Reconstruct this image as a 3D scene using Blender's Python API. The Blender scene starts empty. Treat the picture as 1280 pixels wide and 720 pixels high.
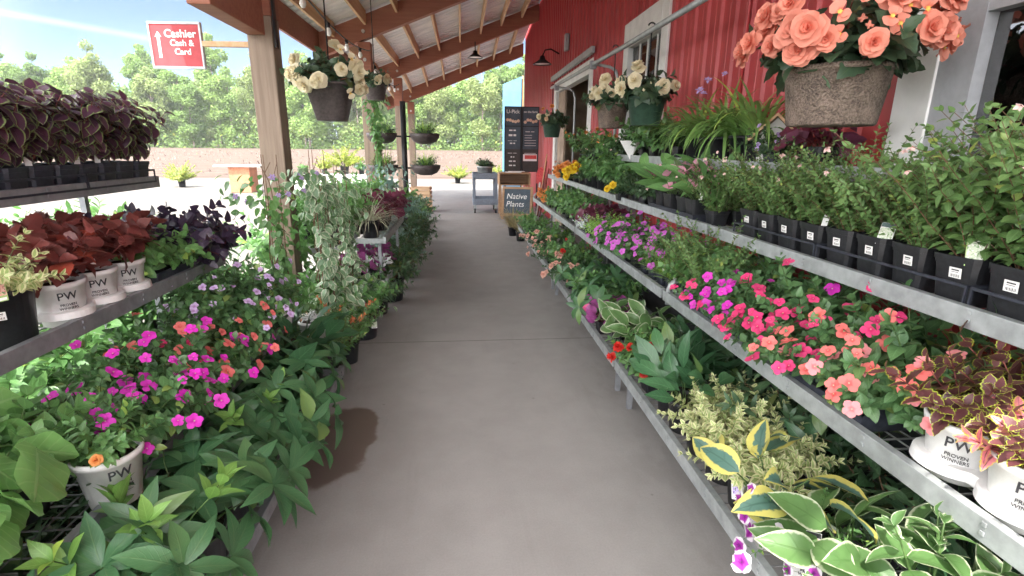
import bpy, math, random
import numpy as np
from mathutils import Matrix, Vector
R_ = math.radians
sc = bpy.context.scene
COL = sc.collection
rng = np.random.default_rng(7)
random.seed(7)

# ------------------------------------------------------------------ materials
class NT:
    """small helper that writes node trees as expressions"""
    def __init__(s, tree): s.t = tree; s.n = tree.nodes; s.l = tree.links
    def node(s, kind, **kw):
        n = s.n.new(kind)
        for k, v in kw.items(): setattr(n, k, v)
        return n
    def put(s, sock, v):
        if hasattr(v, 'is_linked') or isinstance(v, bpy.types.NodeSocket): s.l.new(v, sock)
        elif isinstance(v, (tuple, list)) and len(v) == 3 and sock.type == 'RGBA': sock.default_value = (*v, 1)
        else: sock.default_value = v
    def m(s, op, a, b=0.0, c=0.0, clamp=False):
        n = s.node('ShaderNodeMath', operation=op, use_clamp=clamp)
        s.put(n.inputs[0], a); s.put(n.inputs[1], b); s.put(n.inputs[2], c)
        return n.outputs[0]
    def smooth(s, x, lo, hi):
        n = s.node('ShaderNodeMapRange', interpolation_type='SMOOTHSTEP')
        s.put(n.inputs[0], x); n.inputs[1].default_value = lo; n.inputs[2].default_value = hi
        return n.outputs[0]
    def mix(s, f, a, b, mode='MIX'):
        n = s.node('ShaderNodeMix', data_type='RGBA', blend_type=mode)
        s.put(n.inputs[0], f); s.put(n.inputs[6], a); s.put(n.inputs[7], b)
        return n.outputs[2]
    def noise(s, vec, scale, detail=3, rough=.55, out=0):
        n = s.node('ShaderNodeTexNoise'); n.inputs['Scale'].default_value = scale
        n.inputs['Detail'].default_value = detail; n.inputs['Roughness'].default_value = rough
        if vec is not None: s.l.new(vec, n.inputs['Vector'])
        return n.outputs[out]
    def obj(s): return s.node('ShaderNodeTexCoord').outputs['Object']
    def map(s, vec, scale=(1,1,1), loc=(0,0,0), rot=(0,0,0)):
        n = s.node('ShaderNodeMapping'); n.inputs['Scale'].default_value = scale
        n.inputs['Location'].default_value = loc; n.inputs['Rotation'].default_value = rot
        s.l.new(vec, n.inputs['Vector']); return n.outputs[0]
    def sep(s, vec):
        n = s.node('ShaderNodeSeparateXYZ'); s.l.new(vec, n.inputs[0]); return n.outputs
    def bump(s, h, strength=.3, dist=.01):
        n = s.node('ShaderNodeBump'); n.inputs['Strength'].default_value = strength
        n.inputs['Distance'].default_value = dist; s.l.new(h, n.inputs['Height']); return n.outputs[0]

def newmat(name):
    m = bpy.data.materials.new(name); m.use_nodes = True
    b = m.node_tree.nodes['Principled BSDF']
    return m, NT(m.node_tree), b

def plain(name, c, rough=.6, metal=0., var=.12, scale=30, bump=0., spec=.4):
    m, t, b = newmat(name)
    o = t.obj()
    n = t.noise(o, scale, 4)
    n2 = t.noise(o, scale*.13, 2)
    f = t.m('ADD', t.m('MULTIPLY', n, .6), t.m('MULTIPLY', n2, .4))
    d = tuple(max(0, x*(1-2*var)) for x in c); e = tuple(min(1, x*(1+2*var)) for x in c)
    t.put(b.inputs['Base Color'], t.mix(t.smooth(f, .3, .7), d, e))
    b.inputs['Roughness'].default_value = rough; b.inputs['Metallic'].default_value = metal
    b.inputs['Specular IOR Level'].default_value = spec
    if bump: t.put(b.inputs['Normal'], t.bump(n, bump, .01))
    return m

def wood(name, c1, c2, axis=1, rough=.7, scale=1.0):
    m, t, b = newmat(name)
    s = [26, 26, 26]; s[axis] = 1.4
    v = t.map(t.obj(), tuple(x*scale for x in s))
    n = t.noise(v, 1.0, 5, .6); big = t.noise(t.obj(), 1.7, 2)
    kn = t.node('ShaderNodeTexVoronoi'); kn.inputs['Scale'].default_value = 2.6; t.l.new(t.map(t.obj(), (1.6,1.6,1.6)), kn.inputs['Vector'])
    f = t.m('ADD', t.m('MULTIPLY', n, .75), t.m('MULTIPLY', big, .35))
    col = t.mix(t.smooth(f, .35, .75), c1, c2)
    knot = t.smooth(kn.outputs['Distance'], .07, .03)
    col = t.mix(t.m('MULTIPLY', knot, .6), col, tuple(x*.4 for x in c1))
    t.put(b.inputs['Base Color'], col); b.inputs['Roughness'].default_value = rough
    t.put(b.inputs['Normal'], t.bump(n, .25, .004))
    return m

def leafmat(name, c1, c2, margin=None, mw=.75, vein=None, vs=.35, nveins=7, trans=.28, rough=.38, jag=.25, heart=None, hw=.35, spec=.5):
    """foliage: u runs across the blade, v along it; rnd differs per leaf"""
    m, t, b = newmat(name)
    c1 = tuple(min(.8, x*k) for x, k in zip(c1, (1.6,1.6,1.95))); c2 = tuple(min(.8, x*k) for x, k in zip(c2, (1.6,1.6,1.95)))
    uv = t.sep(t.node('ShaderNodeTexCoord').outputs['UV'])
    u, v = uv[0], uv[1]
    a = t.m('ABSOLUTE', t.m('SUBTRACT', t.m('MULTIPLY', u, 2.0), 1.0))
    at = t.node('ShaderNodeAttribute'); at.attribute_name = 'rnd'
    rnd = at.outputs['Fac']
    o = t.obj()
    nz = t.noise(o, 45, 3)
    col = t.mix(t.m('ADD', t.m('MULTIPLY', rnd, .75), t.m('MULTIPLY', nz, .25)), c1, c2)
    blot = t.smooth(t.noise(o, 14, 4), .50, .68)
    col = t.mix(t.m('MULTIPLY', blot, .28), col, tuple(x*.55 for x in c1))
    if not margin: col = t.mix(t.m('MULTIPLY', t.smooth(rnd, .955, .985), .55), col, (c2[0]*2.2+.03, c2[1]*1.5, c2[2]*.8))
    side = t.m('PINGPONG', t.m('SUBTRACT', t.m('MULTIPLY', v, float(nveins)), t.m('MULTIPLY', a, nveins*.22)), .5)
    vm = t.m('MAXIMUM', t.m('MULTIPLY', t.smooth(side, .10, .02), .55), t.smooth(a, .09, .03))
    vc = vein if vein else tuple(min(1, x*1.9+.03) for x in c2)
    if heart:
        cc = t.m('ADD', a, t.m('MULTIPLY', t.m('SUBTRACT', nz, .5), .6))
        col = t.mix(t.smooth(cc, hw+.1, hw-.1), col, heart)
    col = t.mix(t.m('MULTIPLY', vm, vs), col, vc)
    if margin:
        tip = t.m('MULTIPLY', t.m('MAXIMUM', t.m('SUBTRACT', v, .8), 0.0), 2.0)
        e = t.m('ADD', t.m('ADD', a, tip), t.m('MULTIPLY', t.m('SUBTRACT', t.noise(o, 70, 2), .5), jag*2))
        e = t.m('ADD', e, t.m('MULTIPLY', t.m('SUBTRACT', rnd, .5), jag*.6))
        col = t.mix(t.smooth(e, mw-.07, mw+.07), col, margin)
    t.put(b.inputs['Base Color'], col)
    b.inputs['Roughness'].default_value = rough; b.inputs['Specular IOR Level'].default_value = spec
    t.put(b.inputs['Normal'], t.bump(vm, .25, .003))
    tr = t.node('ShaderNodeBsdfTranslucent')
    t.put(tr.inputs['Color'], t.mix(.5, col, tuple(min(1, x*1.6) for x in (c2 if not margin else c2))))
    mx = t.node('ShaderNodeMixShader'); mx.inputs[0].default_value = trans
    t.l.new(b.outputs[0], mx.inputs[1]); t.l.new(tr.outputs[0], mx.inputs[2])
    out = [n for n in t.n if n.type == 'OUTPUT_MATERIAL'][0]
    t.l.new(mx.outputs[0], out.inputs['Surface'])
    return m

def petalmat(name, inner, outer, edge=None, trans=.3, i0=.15, i1=.4, e0=.75, e1=.9):
    m, t, b = newmat(name)
    uv = t.sep(t.node('ShaderNodeTexCoord').outputs['UV'])
    u, v = uv[0], uv[1]
    at = t.node('ShaderNodeAttribute'); at.attribute_name = 'rnd'
    oi = t.node('ShaderNodeObjectInfo')
    a = t.m('ABSOLUTE', t.m('SUBTRACT', t.m('MULTIPLY', u, 2.0), 1.0))
    st = t.noise(t.map(t.node('ShaderNodeTexCoord').outputs['UV'], (14, 1.5, 1)), 1.0, 2)
    out2 = t.mix(t.m('MULTIPLY', oi.outputs['Random'], .5), outer, tuple(min(1, x*.75+.06) for x in outer))
    col = t.mix(t.smooth(v, i0, i1), inner, out2)
    if edge: col = t.mix(t.smooth(t.m('MAXIMUM', v, t.m('MULTIPLY', a, v)), e0, e1), col, edge)
    col = t.mix(t.m('MULTIPLY', st, .3), col, tuple(x*.7 for x in outer))
    t.put(b.inputs['Base Color'], col); b.inputs['Roughness'].default_value = .5
    b.inputs['Specular IOR Level'].default_value = .25
    tr = t.node('ShaderNodeBsdfTranslucent'); t.put(tr.inputs['Color'], col)
    mx = t.node('ShaderNodeMixShader'); mx.inputs[0].default_value = trans
    t.l.new(b.outputs[0], mx.inputs[1]); t.l.new(tr.outputs[0], mx.inputs[2])
    out = [n for n in t.n if n.type == 'OUTPUT_MATERIAL'][0]
    t.l.new(mx.outputs[0], out.inputs['Surface'])
    return m

def emis(name, c, s):
    m, t, b = newmat(name)
    t.put(b.inputs['Base Color'], c); t.put(b.inputs['Emission Color'], c); b.inputs['Emission Strength'].default_value = s
    return m

M = {}
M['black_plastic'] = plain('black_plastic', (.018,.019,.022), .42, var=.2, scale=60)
M['flat_plastic'] = plain('flat_plastic', (.028,.032,.045), .5, var=.2, scale=40)
M['white_plastic'] = plain('white_plastic', (.78,.78,.77), .4, var=.05, scale=20)
M['green_plastic'] = plain('green_plastic', (.035,.075,.05), .38, var=.15, scale=30)
M['bronze_plastic'] = plain('bronze_plastic', (.07,.055,.055), .5, var=.2, scale=50)
M['soil'] = plain('soil', (.045,.03,.02), .95, var=.35, scale=160, bump=.8)
M['galv'] = plain('galvanised', (.36,.385,.39), .5, .4, var=.13, scale=18)
M['galv_dark'] = plain('galvanised_worn', (.27,.28,.30), .55, .4, var=.12, scale=18)
M['wire'] = plain('wire_steel', (.30,.31,.32), .5, .5, var=.1)
M['ink'] = plain('ink', (.03,.03,.035), .6)
M['paper'] = plain('paper', (.82,.82,.80), .5, var=.03)
M['black_metal'] = plain('black_metal', (.02,.02,.022), .45, .3)
M['post'] = wood('weathered_post_wood', (.20,.145,.105), (.31,.235,.175), 2)
M['beam'] = wood('red_stained_beam', (.27,.095,.058), (.37,.15,.09), 0)
M['purlin'] = wood('purlin_wood', (.52,.31,.16), (.68,.46,.27), 1)
M['crate'] = wood('crate_wood', (.38,.24,.14), (.55,.38,.23), 0)
M['desk'] = wood('desk_wood', (.30,.17,.09), (.45,.28,.16), 0)
M['bird'] = wood('birdhouse_wood', (.45,.28,.15), (.60,.42,.25), 1)
M['white_paint'] = plain('white_painted_trim', (.74,.74,.72), .5, var=.05, scale=8)
M['grey_vinyl'] = plain('grey_vinyl_frame', (.36,.37,.39), .45, var=.05)
M['coir'] = plain('coir_fibre', (.20,.155,.125), .95, var=.30, scale=130, bump=.9)
M['terracotta_box'] = plain('rust_brown_panel', (.50,.20,.11), .7)
M['stem'] = plain('green_stem', (.07,.13,.035), .55, var=.2)
M['stem_brown'] = plain('brown_stem', (.16,.085,.05), .7, var=.2)
M['stem_red'] = plain('red_stem', (.20,.05,.04), .6, var=.2)
M['bark'] = plain('bark', (.26,.22,.18), .9, var=.3, scale=6, bump=.5)

# galvanised roof sheet, seen from below: ribbed, with condensation patches
m, t, b = newmat('roof_metal'); o = t.obj()
n = t.noise(t.map(o, (.9, 2.2, 1)), 1.6, 4)
t.put(b.inputs['Base Color'], t.mix(t.smooth(n, .35, .65), (.66,.67,.69), (.84,.83,.82)))
b.inputs['Metallic'].default_value = .0; b.inputs['Roughness'].default_value = .45
M['roof'] = m
# red siding with slight fading streaks
m, t, b = newmat('red_siding'); o = t.obj()
n = t.noise(t.map(o, (3, 9, .5)), 1.0, 3); n2 = t.noise(o, .7, 2)
f = t.m('ADD', t.m('MULTIPLY', n, .5), t.m('MULTIPLY', n2, .5))
t.put(b.inputs['Base Color'], t.mix(t.smooth(f, .35, .65), (.36,.036,.040), (.46,.060,.062)))
b.inputs['Roughness'].default_value = .4
M['siding'] = m
# walkway slab: brushed concrete, saw joints, a wet patch by the left bench
m, t, b = newmat('concrete_slab'); o = t.obj(); xyz = t.sep(o)
fine = t.noise(o, 120, 4, .6); mid = t.noise(o, 4.5, 4, .6); big = t.noise(t.map(o, (1, .45, 1)), .9, 3)
f = t.m('ADD', t.m('ADD', t.m('MULTIPLY', fine, .25), t.m('MULTIPLY', mid, .3)), t.m('MULTIPLY', big, .45))
col = t.mix(t.smooth(f, .36, .64), (.245,.232,.222), (.305,.291,.28))
spots = t.node('ShaderNodeTexVoronoi'); spots.inputs['Scale'].default_value = 3.1; t.l.new(o, spots.inputs['Vector'])
sp = t.smooth(spots.outputs['Distance'], .035, .018)
col = t.mix(t.m('MULTIPLY', sp, .45), col, (.12,.10,.09))
sp2 = t.node('ShaderNodeTexVoronoi'); sp2.inputs['Scale'].default_value = 9; t.l.new(t.map(o, (1, 1, 1), (3.3, 1.7, 0)), sp2.inputs['Vector'])
col = t.mix(t.m('MULTIPLY', t.smooth(sp2.outputs['Distance'], .05, .02), t.m('MULTIPLY', t.smooth(t.noise(o, 1.4, 3), .52, .62), .55)), col, (.10,.085,.075))
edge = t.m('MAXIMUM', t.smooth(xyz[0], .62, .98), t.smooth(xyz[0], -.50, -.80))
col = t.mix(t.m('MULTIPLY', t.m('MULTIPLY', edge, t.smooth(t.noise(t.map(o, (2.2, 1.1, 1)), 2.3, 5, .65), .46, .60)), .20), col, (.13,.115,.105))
drip = t.smooth(t.noise(t.map(o, (9, .8, 1)), 1.0, 4), .60, .68)
col = t.mix(t.m('MULTIPLY', drip, .08), col, (.14,.125,.115))
jd = t.m('ABSOLUTE', t.m('SUBTRACT', t.m('PINGPONG', t.m('SUBTRACT', xyz[1], 4.05), 3.66), 0.0))
wob = t.m('MULTIPLY', t.m('SUBTRACT', t.noise(o, 25, 2), .5), .008)
joint = t.smooth(t.m('ADD', jd, wob), .009, .004)
col = t.mix(t.m('MULTIPLY', joint, .75), col, (.10,.09,.085))
dx = t.m('DIVIDE', t.m('ADD', xyz[0], .70), .21); dy = t.m('DIVIDE', t.m('SUBTRACT', xyz[1], 2.58), .40)
rr = t.m('SQRT', t.m('ADD', t.m('MULTIPLY', dx, dx), t.m('MULTIPLY', dy, dy)))
rr = t.m('ADD', rr, t.m('MULTIPLY', t.m('SUBTRACT', t.noise(o, 4.5, 5), .5), .8))
wet = t.smooth(rr, 1.04, .92)
col = t.mix(t.m('MULTIPLY', wet, .85), col, (.115,.077,.060))
t.put(b.inputs['Base Color'], col)
t.put(b.inputs['Roughness'], t.m('SUBTRACT', .78, t.m('MULTIPLY', wet, .45)))
hb = t.m('SUBTRACT', t.m('MULTIPLY', fine, .5), joint)
t.put(b.inputs['Normal'], t.bump(hb, .35, .004))
M['concrete'] = m
# gravel yard / tilled field
m, t, b = newmat('gravel_yard'); o = t.obj()
v = t.node('ShaderNodeTexVoronoi'); v.inputs['Scale'].default_value = 30; t.l.new(o, v.inputs['Vector'])
f = t.m('ADD', t.m('MULTIPLY', v.outputs['Distance'], .7), t.m('MULTIPLY', t.noise(o, .3, 4), .5))
t.put(b.inputs['Base Color'], t.mix(t.smooth(f, .2, .8), (.13,.12,.108), (.21,.196,.178)))
b.inputs['Roughness'].default_value = .9; t.put(b.inputs['Normal'], t.bump(v.outputs['Distance'], .3, .01))
M['gravel'] = m
m, t, b = newmat('tilled_field'); o = t.obj(); xyz = t.sep(o)
row = t.m('PINGPONG', t.m('ADD', xyz[1], t.m('MULTIPLY', t.noise(o, .6, 3), .8)), 1.1)
n = t.noise(t.map(o, (.5, 3, 1)), 1.1, 5, .65)
col = t.mix(t.smooth(row, .3, .8), (.095,.064,.048), (.14,.096,.072))
col = t.mix(t.smooth(n, .45, .7), col, (.15,.115,.09))
t.put(b.inputs['Base Color'], col); b.inputs['Roughness'].default_value = .95
M['field'] = m
# window glass: clear pane with fresnel reflection
m, t, b = newmat('window_glass')
gl = t.node('ShaderNodeBsdfGlossy'); gl.inputs['Roughness'].default_value = .02
tp = t.node('ShaderNodeBsdfTransparent'); tp.inputs['Color'].default_value = (.72,.76,.76,1)
fr = t.node('ShaderNodeFresnel'); fr.inputs['IOR'].default_value = 3.0
mx = t.node('ShaderNodeMixShader'); t.l.new(fr.outputs[0], mx.inputs[0]); t.l.new(tp.outputs[0], mx.inputs[1]); t.l.new(gl.outputs[0], mx.inputs[2])
t.l.new(mx.outputs[0], [n for n in t.n if n.type == 'OUTPUT_MATERIAL'][0].inputs['Surface'])
M['glass'] = m

# ------------------------------------------------------------------ mesh helpers
class MB:
    def __init__(s): s.v = []; s.f = []; s.mi = []; s.cur = 0
    def add(s, vs, fs):
        o = len(s.v); s.v += [tuple(x) for x in vs]
        for f in fs: s.f.append(tuple(i+o for i in f)); s.mi.append(s.cur)
        return s
    def box(s, x0, x1, y0, y1, z0, z1):
        return s.add([(x0,y0,z0),(x1,y0,z0),(x1,y1,z0),(x0,y1,z0),(x0,y0,z1),(x1,y0,z1),(x1,y1,z1),(x0,y1,z1)],
            [(0,3,2,1),(4,5,6,7),(0,1,5,4),(1,2,6,5),(2,3,7,6),(3,0,4,7)])
    def tube(s, pts, r, n=8, caps=True, r1=None):
        pts = [Vector(p) for p in pts]; k = len(pts); vs = []; up = Vector((.3,.2,1)).normalized()
        for i, p in enumerate(pts):
            d = (pts[min(i+1,k-1)]-pts[max(i-1,0)]).normalized()
            a = d.cross(up)
            if a.length < 1e-3: a = d.cross(Vector((1,0,0)))
            a.normalize(); c = d.cross(a)
            rr = r if r1 is None else r+(r1-r)*i/(k-1)
            for j in range(n):
                an = 2*math.pi*j/n; vs.append(p + a*math.cos(an)*rr + c*math.sin(an)*rr)
        fs = [(i*n+j, i*n+(j+1)%n, (i+1)*n+(j+1)%n, (i+1)*n+j) for i in range(k-1) for j in range(n)]
        if caps: fs += [tuple(range(n-1,-1,-1)), tuple(range((k-1)*n, k*n))]
        return s.add(vs, fs)
    def lathe(s, prof, n=28, sq=None, cx=0, cy=0, cz=0):
        vs = []
        for r, z in prof:
            for j in range(n):
                a = 2*math.pi*(j+.5)/n; c, q = math.cos(a), math.sin(a)
                if sq: # superellipse -> rounded square
                    k = (abs(c)**sq+abs(q)**sq)**(-1/sq); c *= k; q *= k
                vs.append((cx+r*c, cy+r*q, cz+z))
        fs = [(i*n+j, i*n+(j+1)%n, (i+1)*n+(j+1)%n, (i+1)*n+j) for i in range(len(prof)-1) for j in range(n)]
        return s.add(vs, fs)
    def mesh(s, name, mats, smooth=False):
        me = bpy.data.meshes.new(name); me.from_pydata(s.v, [], s.f)
        for m in (mats if isinstance(mats, (list, tuple)) else [mats]): me.materials.append(m)
        me.polygons.foreach_set('material_index', s.mi)
        if smooth: me.polygons.foreach_set('use_smooth', [True]*len(s.f))
        me.update(); return me

def link(name, data, parent=None, loc=(0,0,0), rot=None, scale=None):
    o = bpy.data.objects.new(name, data); COL.objects.link(o)
    if parent is not None: o.parent = parent
    o.location = loc
    if rot is not None: o.rotation_euler = rot
    if scale is not None: o.scale = (scale,)*3 if not hasattr(scale, '__len__') else scale
    return o
def tag(o, label, cat, group=None, kind=None):
    if label: o['label'] = label
    if cat: o['category'] = cat
    if group: o['group'] = group
    if kind: o['kind'] = kind
    return o
def thing(name, label, cat, loc=(0,0,0), rz=0, group=None):
    o = link(name, None, None, loc, (0,0,rz)); o.empty_display_size = .1
    return tag(o, label, cat, group)
def struct(name, me): o = link(name, me); o['kind'] = 'structure'; return o
def bevel(o, w=.006, seg=2):
    md = o.modifiers.new('bevel', 'BEVEL'); md.width = w; md.segments = seg; md.limit_method = 'ANGLE'; return o
def text_mesh(s, size, mat, align='CENTER', extrude=.0008, bend_r=None, space=1.0, bold=0.0):
    cu = bpy.data.curves.new('text', 'FONT'); cu.body = s; cu.size = size; cu.align_x = align; cu.align_y = 'CENTER'; cu.extrude = extrude
    cu.space_line = space; cu.offset = bold
    ob = bpy.data.objects.new('t', cu); COL.objects.link(ob)
    bpy.context.view_layer.update()
    dg = bpy.context.evaluated_depsgraph_get()
    me = bpy.data.meshes.new_from_object(ob.evaluated_get(dg))
    bpy.data.objects.remove(ob); bpy.data.curves.remove(cu)
    me.materials.clear(); me.materials.append(mat)
    for v in me.vertices: # stand it up facing -Y
        x, y, z = v.co
        if bend_r:
            a = x/bend_r; rr = bend_r+z; v.co = (math.sin(a)*rr, -math.cos(a)*rr, y)
        else: v.co = (x, -z, y)
    return me

# ------------------------------------------------------------------ leaves
def prof(shape, t):
    t = np.clip(t, 0, 1)
    if shape == 'ovate': return np.sin(np.pi*t**.72)**.9
    if shape == 'lance': return np.sin(np.pi*t**.85)**1.15
    if shape == 'obov': return np.sin(np.pi*t**1.35)**.9
    if shape == 'round': return np.sqrt(np.clip(1-(2*t-1)**2, 0, 1))
    if shape == 'heart': return np.clip(t*9,0,1)**.6*np.sqrt(np.clip(1-t**1.7,0,1))*(1-.25*t)
    if shape == 'serr':
        w = np.sin(np.pi*t**.68)**.85; k = np.round(t*100).astype(int); 
        return w
    if shape == 'strap': return np.minimum(1, .55+t*3)*(1-t**3)
    if shape == 'petal': return np.clip(t*1.5+.15,0,1)**.8*np.sqrt(np.clip(1-t**5,0,1))
    return np.sin(np.pi*t)
def unit(a): return a/np.maximum(np.linalg.norm(a, axis=-1, keepdims=True), 1e-9)
def leaf_geo(P, D, N, L, W, bend, fold, shape, nv=5, nu=2, wave=0.0, r=rng):
    n = len(P); T = unit(D); N = unit(N - (N*T).sum(-1, keepdims=True)*T); B = np.cross(T, N)
    tt = np.linspace(0, 1, nv+1); ss = np.linspace(-1, 1, nu+1)
    bend = np.where(np.abs(bend) < 1e-3, 1e-3, bend)[:,None]
    ang = bend*tt[None]
    X = L[:,None]*np.sin(ang)/bend; Zz = -L[:,None]*(1-np.cos(ang))/bend
    Nl = N[:,None,:]*np.cos(ang)[...,None] + T[:,None,:]*np.sin(ang)[...,None]
    w = prof(shape, tt)
    if shape == 'serr': w = w*np.where(np.arange(nv+1)%2==1, 1.0, .80)
    w[-1] = max(w[-1], .015) if shape != 'petal' else max(w[-1], .25)
    w[0] = max(w[0], .03)
    wl = (W*L)[:,None]*w[None]
    C = P[:,None,:] + T[:,None,:]*X[...,None] + N[:,None,:]*Zz[...,None]
    ph = r.uniform(0, 6.28, n)[:,None]
    wv = wave*np.sin(tt[None]*11+ph)*wl
    V = (C[:,:,None,:] + B[:,None,None,:]*(ss[None,None,:]*wl[:,:,None]*np.cos(fold)[:,None,None])[...,None]
         + Nl[:,:,None,:]*((np.abs(ss)[None,None,:]*wl[:,:,None]*np.sin(fold)[:,None,None]) + (ss*np.abs(ss))[None,None,:]*wv[:,:,None])[...,None])
    V = V.reshape(-1, 3)
    k = (nv+1)*(nu+1)
    i, j = np.meshgrid(np.arange(nv), np.arange(nu), indexing='ij'); a = (i*(nu+1)+j).ravel()
    F = np.stack([a, a+1, a+nu+2, a+nu+1], -1)
    F = (F[None]+(np.arange(n)*k)[:,None,None]).reshape(-1, 4)
    uv = np.stack(np.broadcast_arrays(((ss+1)/2)[None,:], tt[:,None]), -1).reshape(-1, 2)
    UV = np.tile(uv, (n,1)); RN = np.repeat(r.uniform(0,1,n), k)
    return V, F, UV, RN
def np_mesh(name, parts, mats, smooth=True):
    """parts: list of (V,F,UV,RN,material index)"""
    V = np.concatenate([p[0] for p in parts]); off = 0; Fs = []; mi = []
    for p in parts: Fs.append(p[1]+off); off += len(p[0]); mi.append(np.full(len(p[1]), p[4]))
    F = np.concatenate(Fs); mi = np.concatenate(mi); UV = np.concatenate([p[2] for p in parts]); RN = np.concatenate([p[3] for p in parts])
    me = bpy.data.meshes.new(name); me.vertices.add(len(V)); me.vertices.foreach_set('co', V.astype(np.float32).ravel())
    me.loops.add(F.size); me.loops.foreach_set('vertex_index', F.astype(np.int32).ravel())
    me.polygons.add(len(F)); me.polygons.foreach_set('loop_start', np.arange(0, F.size, 4, dtype=np.int32))
    for m in mats: me.materials.append(m)
    me.polygons.foreach_set('material_index', mi.astype(np.int32))
    me.update(calc_edges=True)
    ul = me.uv_layers.new(name='UVMap'); ul.data.foreach_set('uv', UV[F.ravel()].astype(np.float32).ravel())
    at = me.attributes.new('rnd', 'FLOAT', 'POINT'); at.data.foreach_set('value', RN.astype(np.float32))
    if smooth: me.polygons.foreach_set('use_smooth', np.ones(len(F), bool))
    me.validate(); me.update(); return me
def tubes_np(paths, rad, n=4):
    """paths (k, m, 3) -> tapering stems"""
    k, m, _ = paths.shape
    d = np.gradient(paths, axis=1); d = unit(d)
    a = unit(np.cross(d, np.array([.31,.22,.92]))); c = np.cross(d, a)
    an = np.arange(n)*2*np.pi/n
    rr = (rad*np.linspace(1, .45, m))[None,:,None,None]
    V = paths[:,:,None,:] + rr*(a[:,:,None,:]*np.cos(an)[None,None,:,None] + c[:,:,None,:]*np.sin(an)[None,None,:,None])
    V = V.reshape(-1,3)
    i, j = np.meshgrid(np.arange(m-1), np.arange(n), indexing='ij'); i, j = i.ravel(), j.ravel()
    F = np.stack([i*n+j, i*n+(j+1)%n, (i+1)*n+(j+1)%n, (i+1)*n+j], -1)
    F = (F[None]+(np.arange(k)*m*n)[:,None,None]).reshape(-1,4)
    return V, F, np.full((len(V),2), .5), np.repeat(np.random.default_rng(1).uniform(0,1,k), m*n)

def plant_mesh(name, mats, seed, n=14, L=(.2,.3), spread=60, smin=5, curv=25, nodes=6, s0=.3, lpn=2, leaf=(.05,.06), W=.4, shape='ovate',
               ang=60, angv=15, bend=.5, fold=.25, r0=.04, stem=.002, tipscale=.6, nv=5, nu=2, wave=.05, upb=.35, spiral=False, grav=0., twist=1.57, stemmat=1, msteps=7, z0=0.0, squash=1.0, lift=0.0):
    """a leafy plant: n curved stems, lpn leaves at each node. Returns mesh, stem tips, tip directions"""
    r = np.random.default_rng(seed)
    az = (np.arange(n)*2.39996 + r.uniform(-.4,.4,n)); q = np.sqrt((np.arange(n)+.5)/n)
    tilt = np.radians(smin + (spread-smin)*q*r.uniform(.75,1.1,n))
    ln = r.uniform(*L, n)
    P = np.stack([np.cos(az)*r0*q, np.sin(az)*r0*q, np.full(n, z0)], -1)
    paths = [P]; dirs = []
    az2 = az + r.uniform(-.3,.3,n)
    for s in range(msteps):
        th = tilt + np.radians(curv)*(s/msteps)*r.uniform(.6,1.3,n)
        d = np.stack([np.sin(th)*np.cos(az2), np.sin(th)*np.sin(az2), np.cos(th)], -1) + r.normal(0,.06,(n,3))
        d = unit(d); dirs.append(d); P = P + d*(ln/msteps)[:,None]*np.array([1,1,squash]); paths.append(P)
    dirs.append(dirs[-1])
    paths = np.stack(paths, 1); dirs = np.stack(dirs, 1)
    parts = []
    if stem > 0:
        V,F,UV,RN = tubes_np(paths, stem); parts.append((V,F,UV,RN,stemmat))
    LP, LD, LN, LL = [], [], [], []
    for k in range(nodes):
        s = s0 + (1-s0)*(k/(max(1,nodes-1))) if nodes > 1 else 1.0
        x = s*msteps; i = min(int(x), msteps-1); f = x-i
        p = paths[:,i]*(1-f) + paths[:,i+1]*f; T = dirs[:,i]
        a = unit(np.cross(T, np.array([.1,.05,1.0]))); b = np.cross(T, a)
        base = r.uniform(0,6.28,n) if (spiral or lpn > 2) else (np.pi*.0 + k*twist + r.uniform(-.35,.35,n))
        for q2 in range(lpn):
            an = base + q2*2*np.pi/lpn + r.normal(0,.15,n)
            rad = a*np.cos(an)[:,None] + b*np.sin(an)[:,None]
            A = np.radians(ang + r.normal(0, angv, n))[:,None]
            if nodes > 1: A = A*(1-.45*max(0, (s-.75)/.25))
            D = T*np.cos(A) + rad*np.sin(A); N = T*np.sin(A) - rad*np.cos(A)
            D = D + np.array([0,0,-grav]); N = N*(1-upb) + np.array([0,0,1.0])*upb + r.normal(0,.12,(n,3))
            sz = r.uniform(*leaf, n)*(1-(1-tipscale)*max(0,(s-.6)/.4) if nodes > 1 else 1)
            LP.append(p+r.normal(0,.002,(n,3))); LD.append(D); LN.append(N); LL.append(sz)
    P_, D_, N_, L_ = map(np.concatenate, (LP, LD, LN, LL))
    k = len(P_)
    V,F,UV,RN = leaf_geo(P_, D_, N_, L_, np.full(k, W)*r.uniform(.85,1.1,k), bend*r.uniform(.3,1.5,k), fold*r.uniform(.4,1.4,k), shape, nv, nu, wave, r)
    parts.append((V,F,UV,RN,0))
    me = np_mesh(name, parts, mats)
    return me, paths[:,-1], dirs[:,-1]
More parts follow.
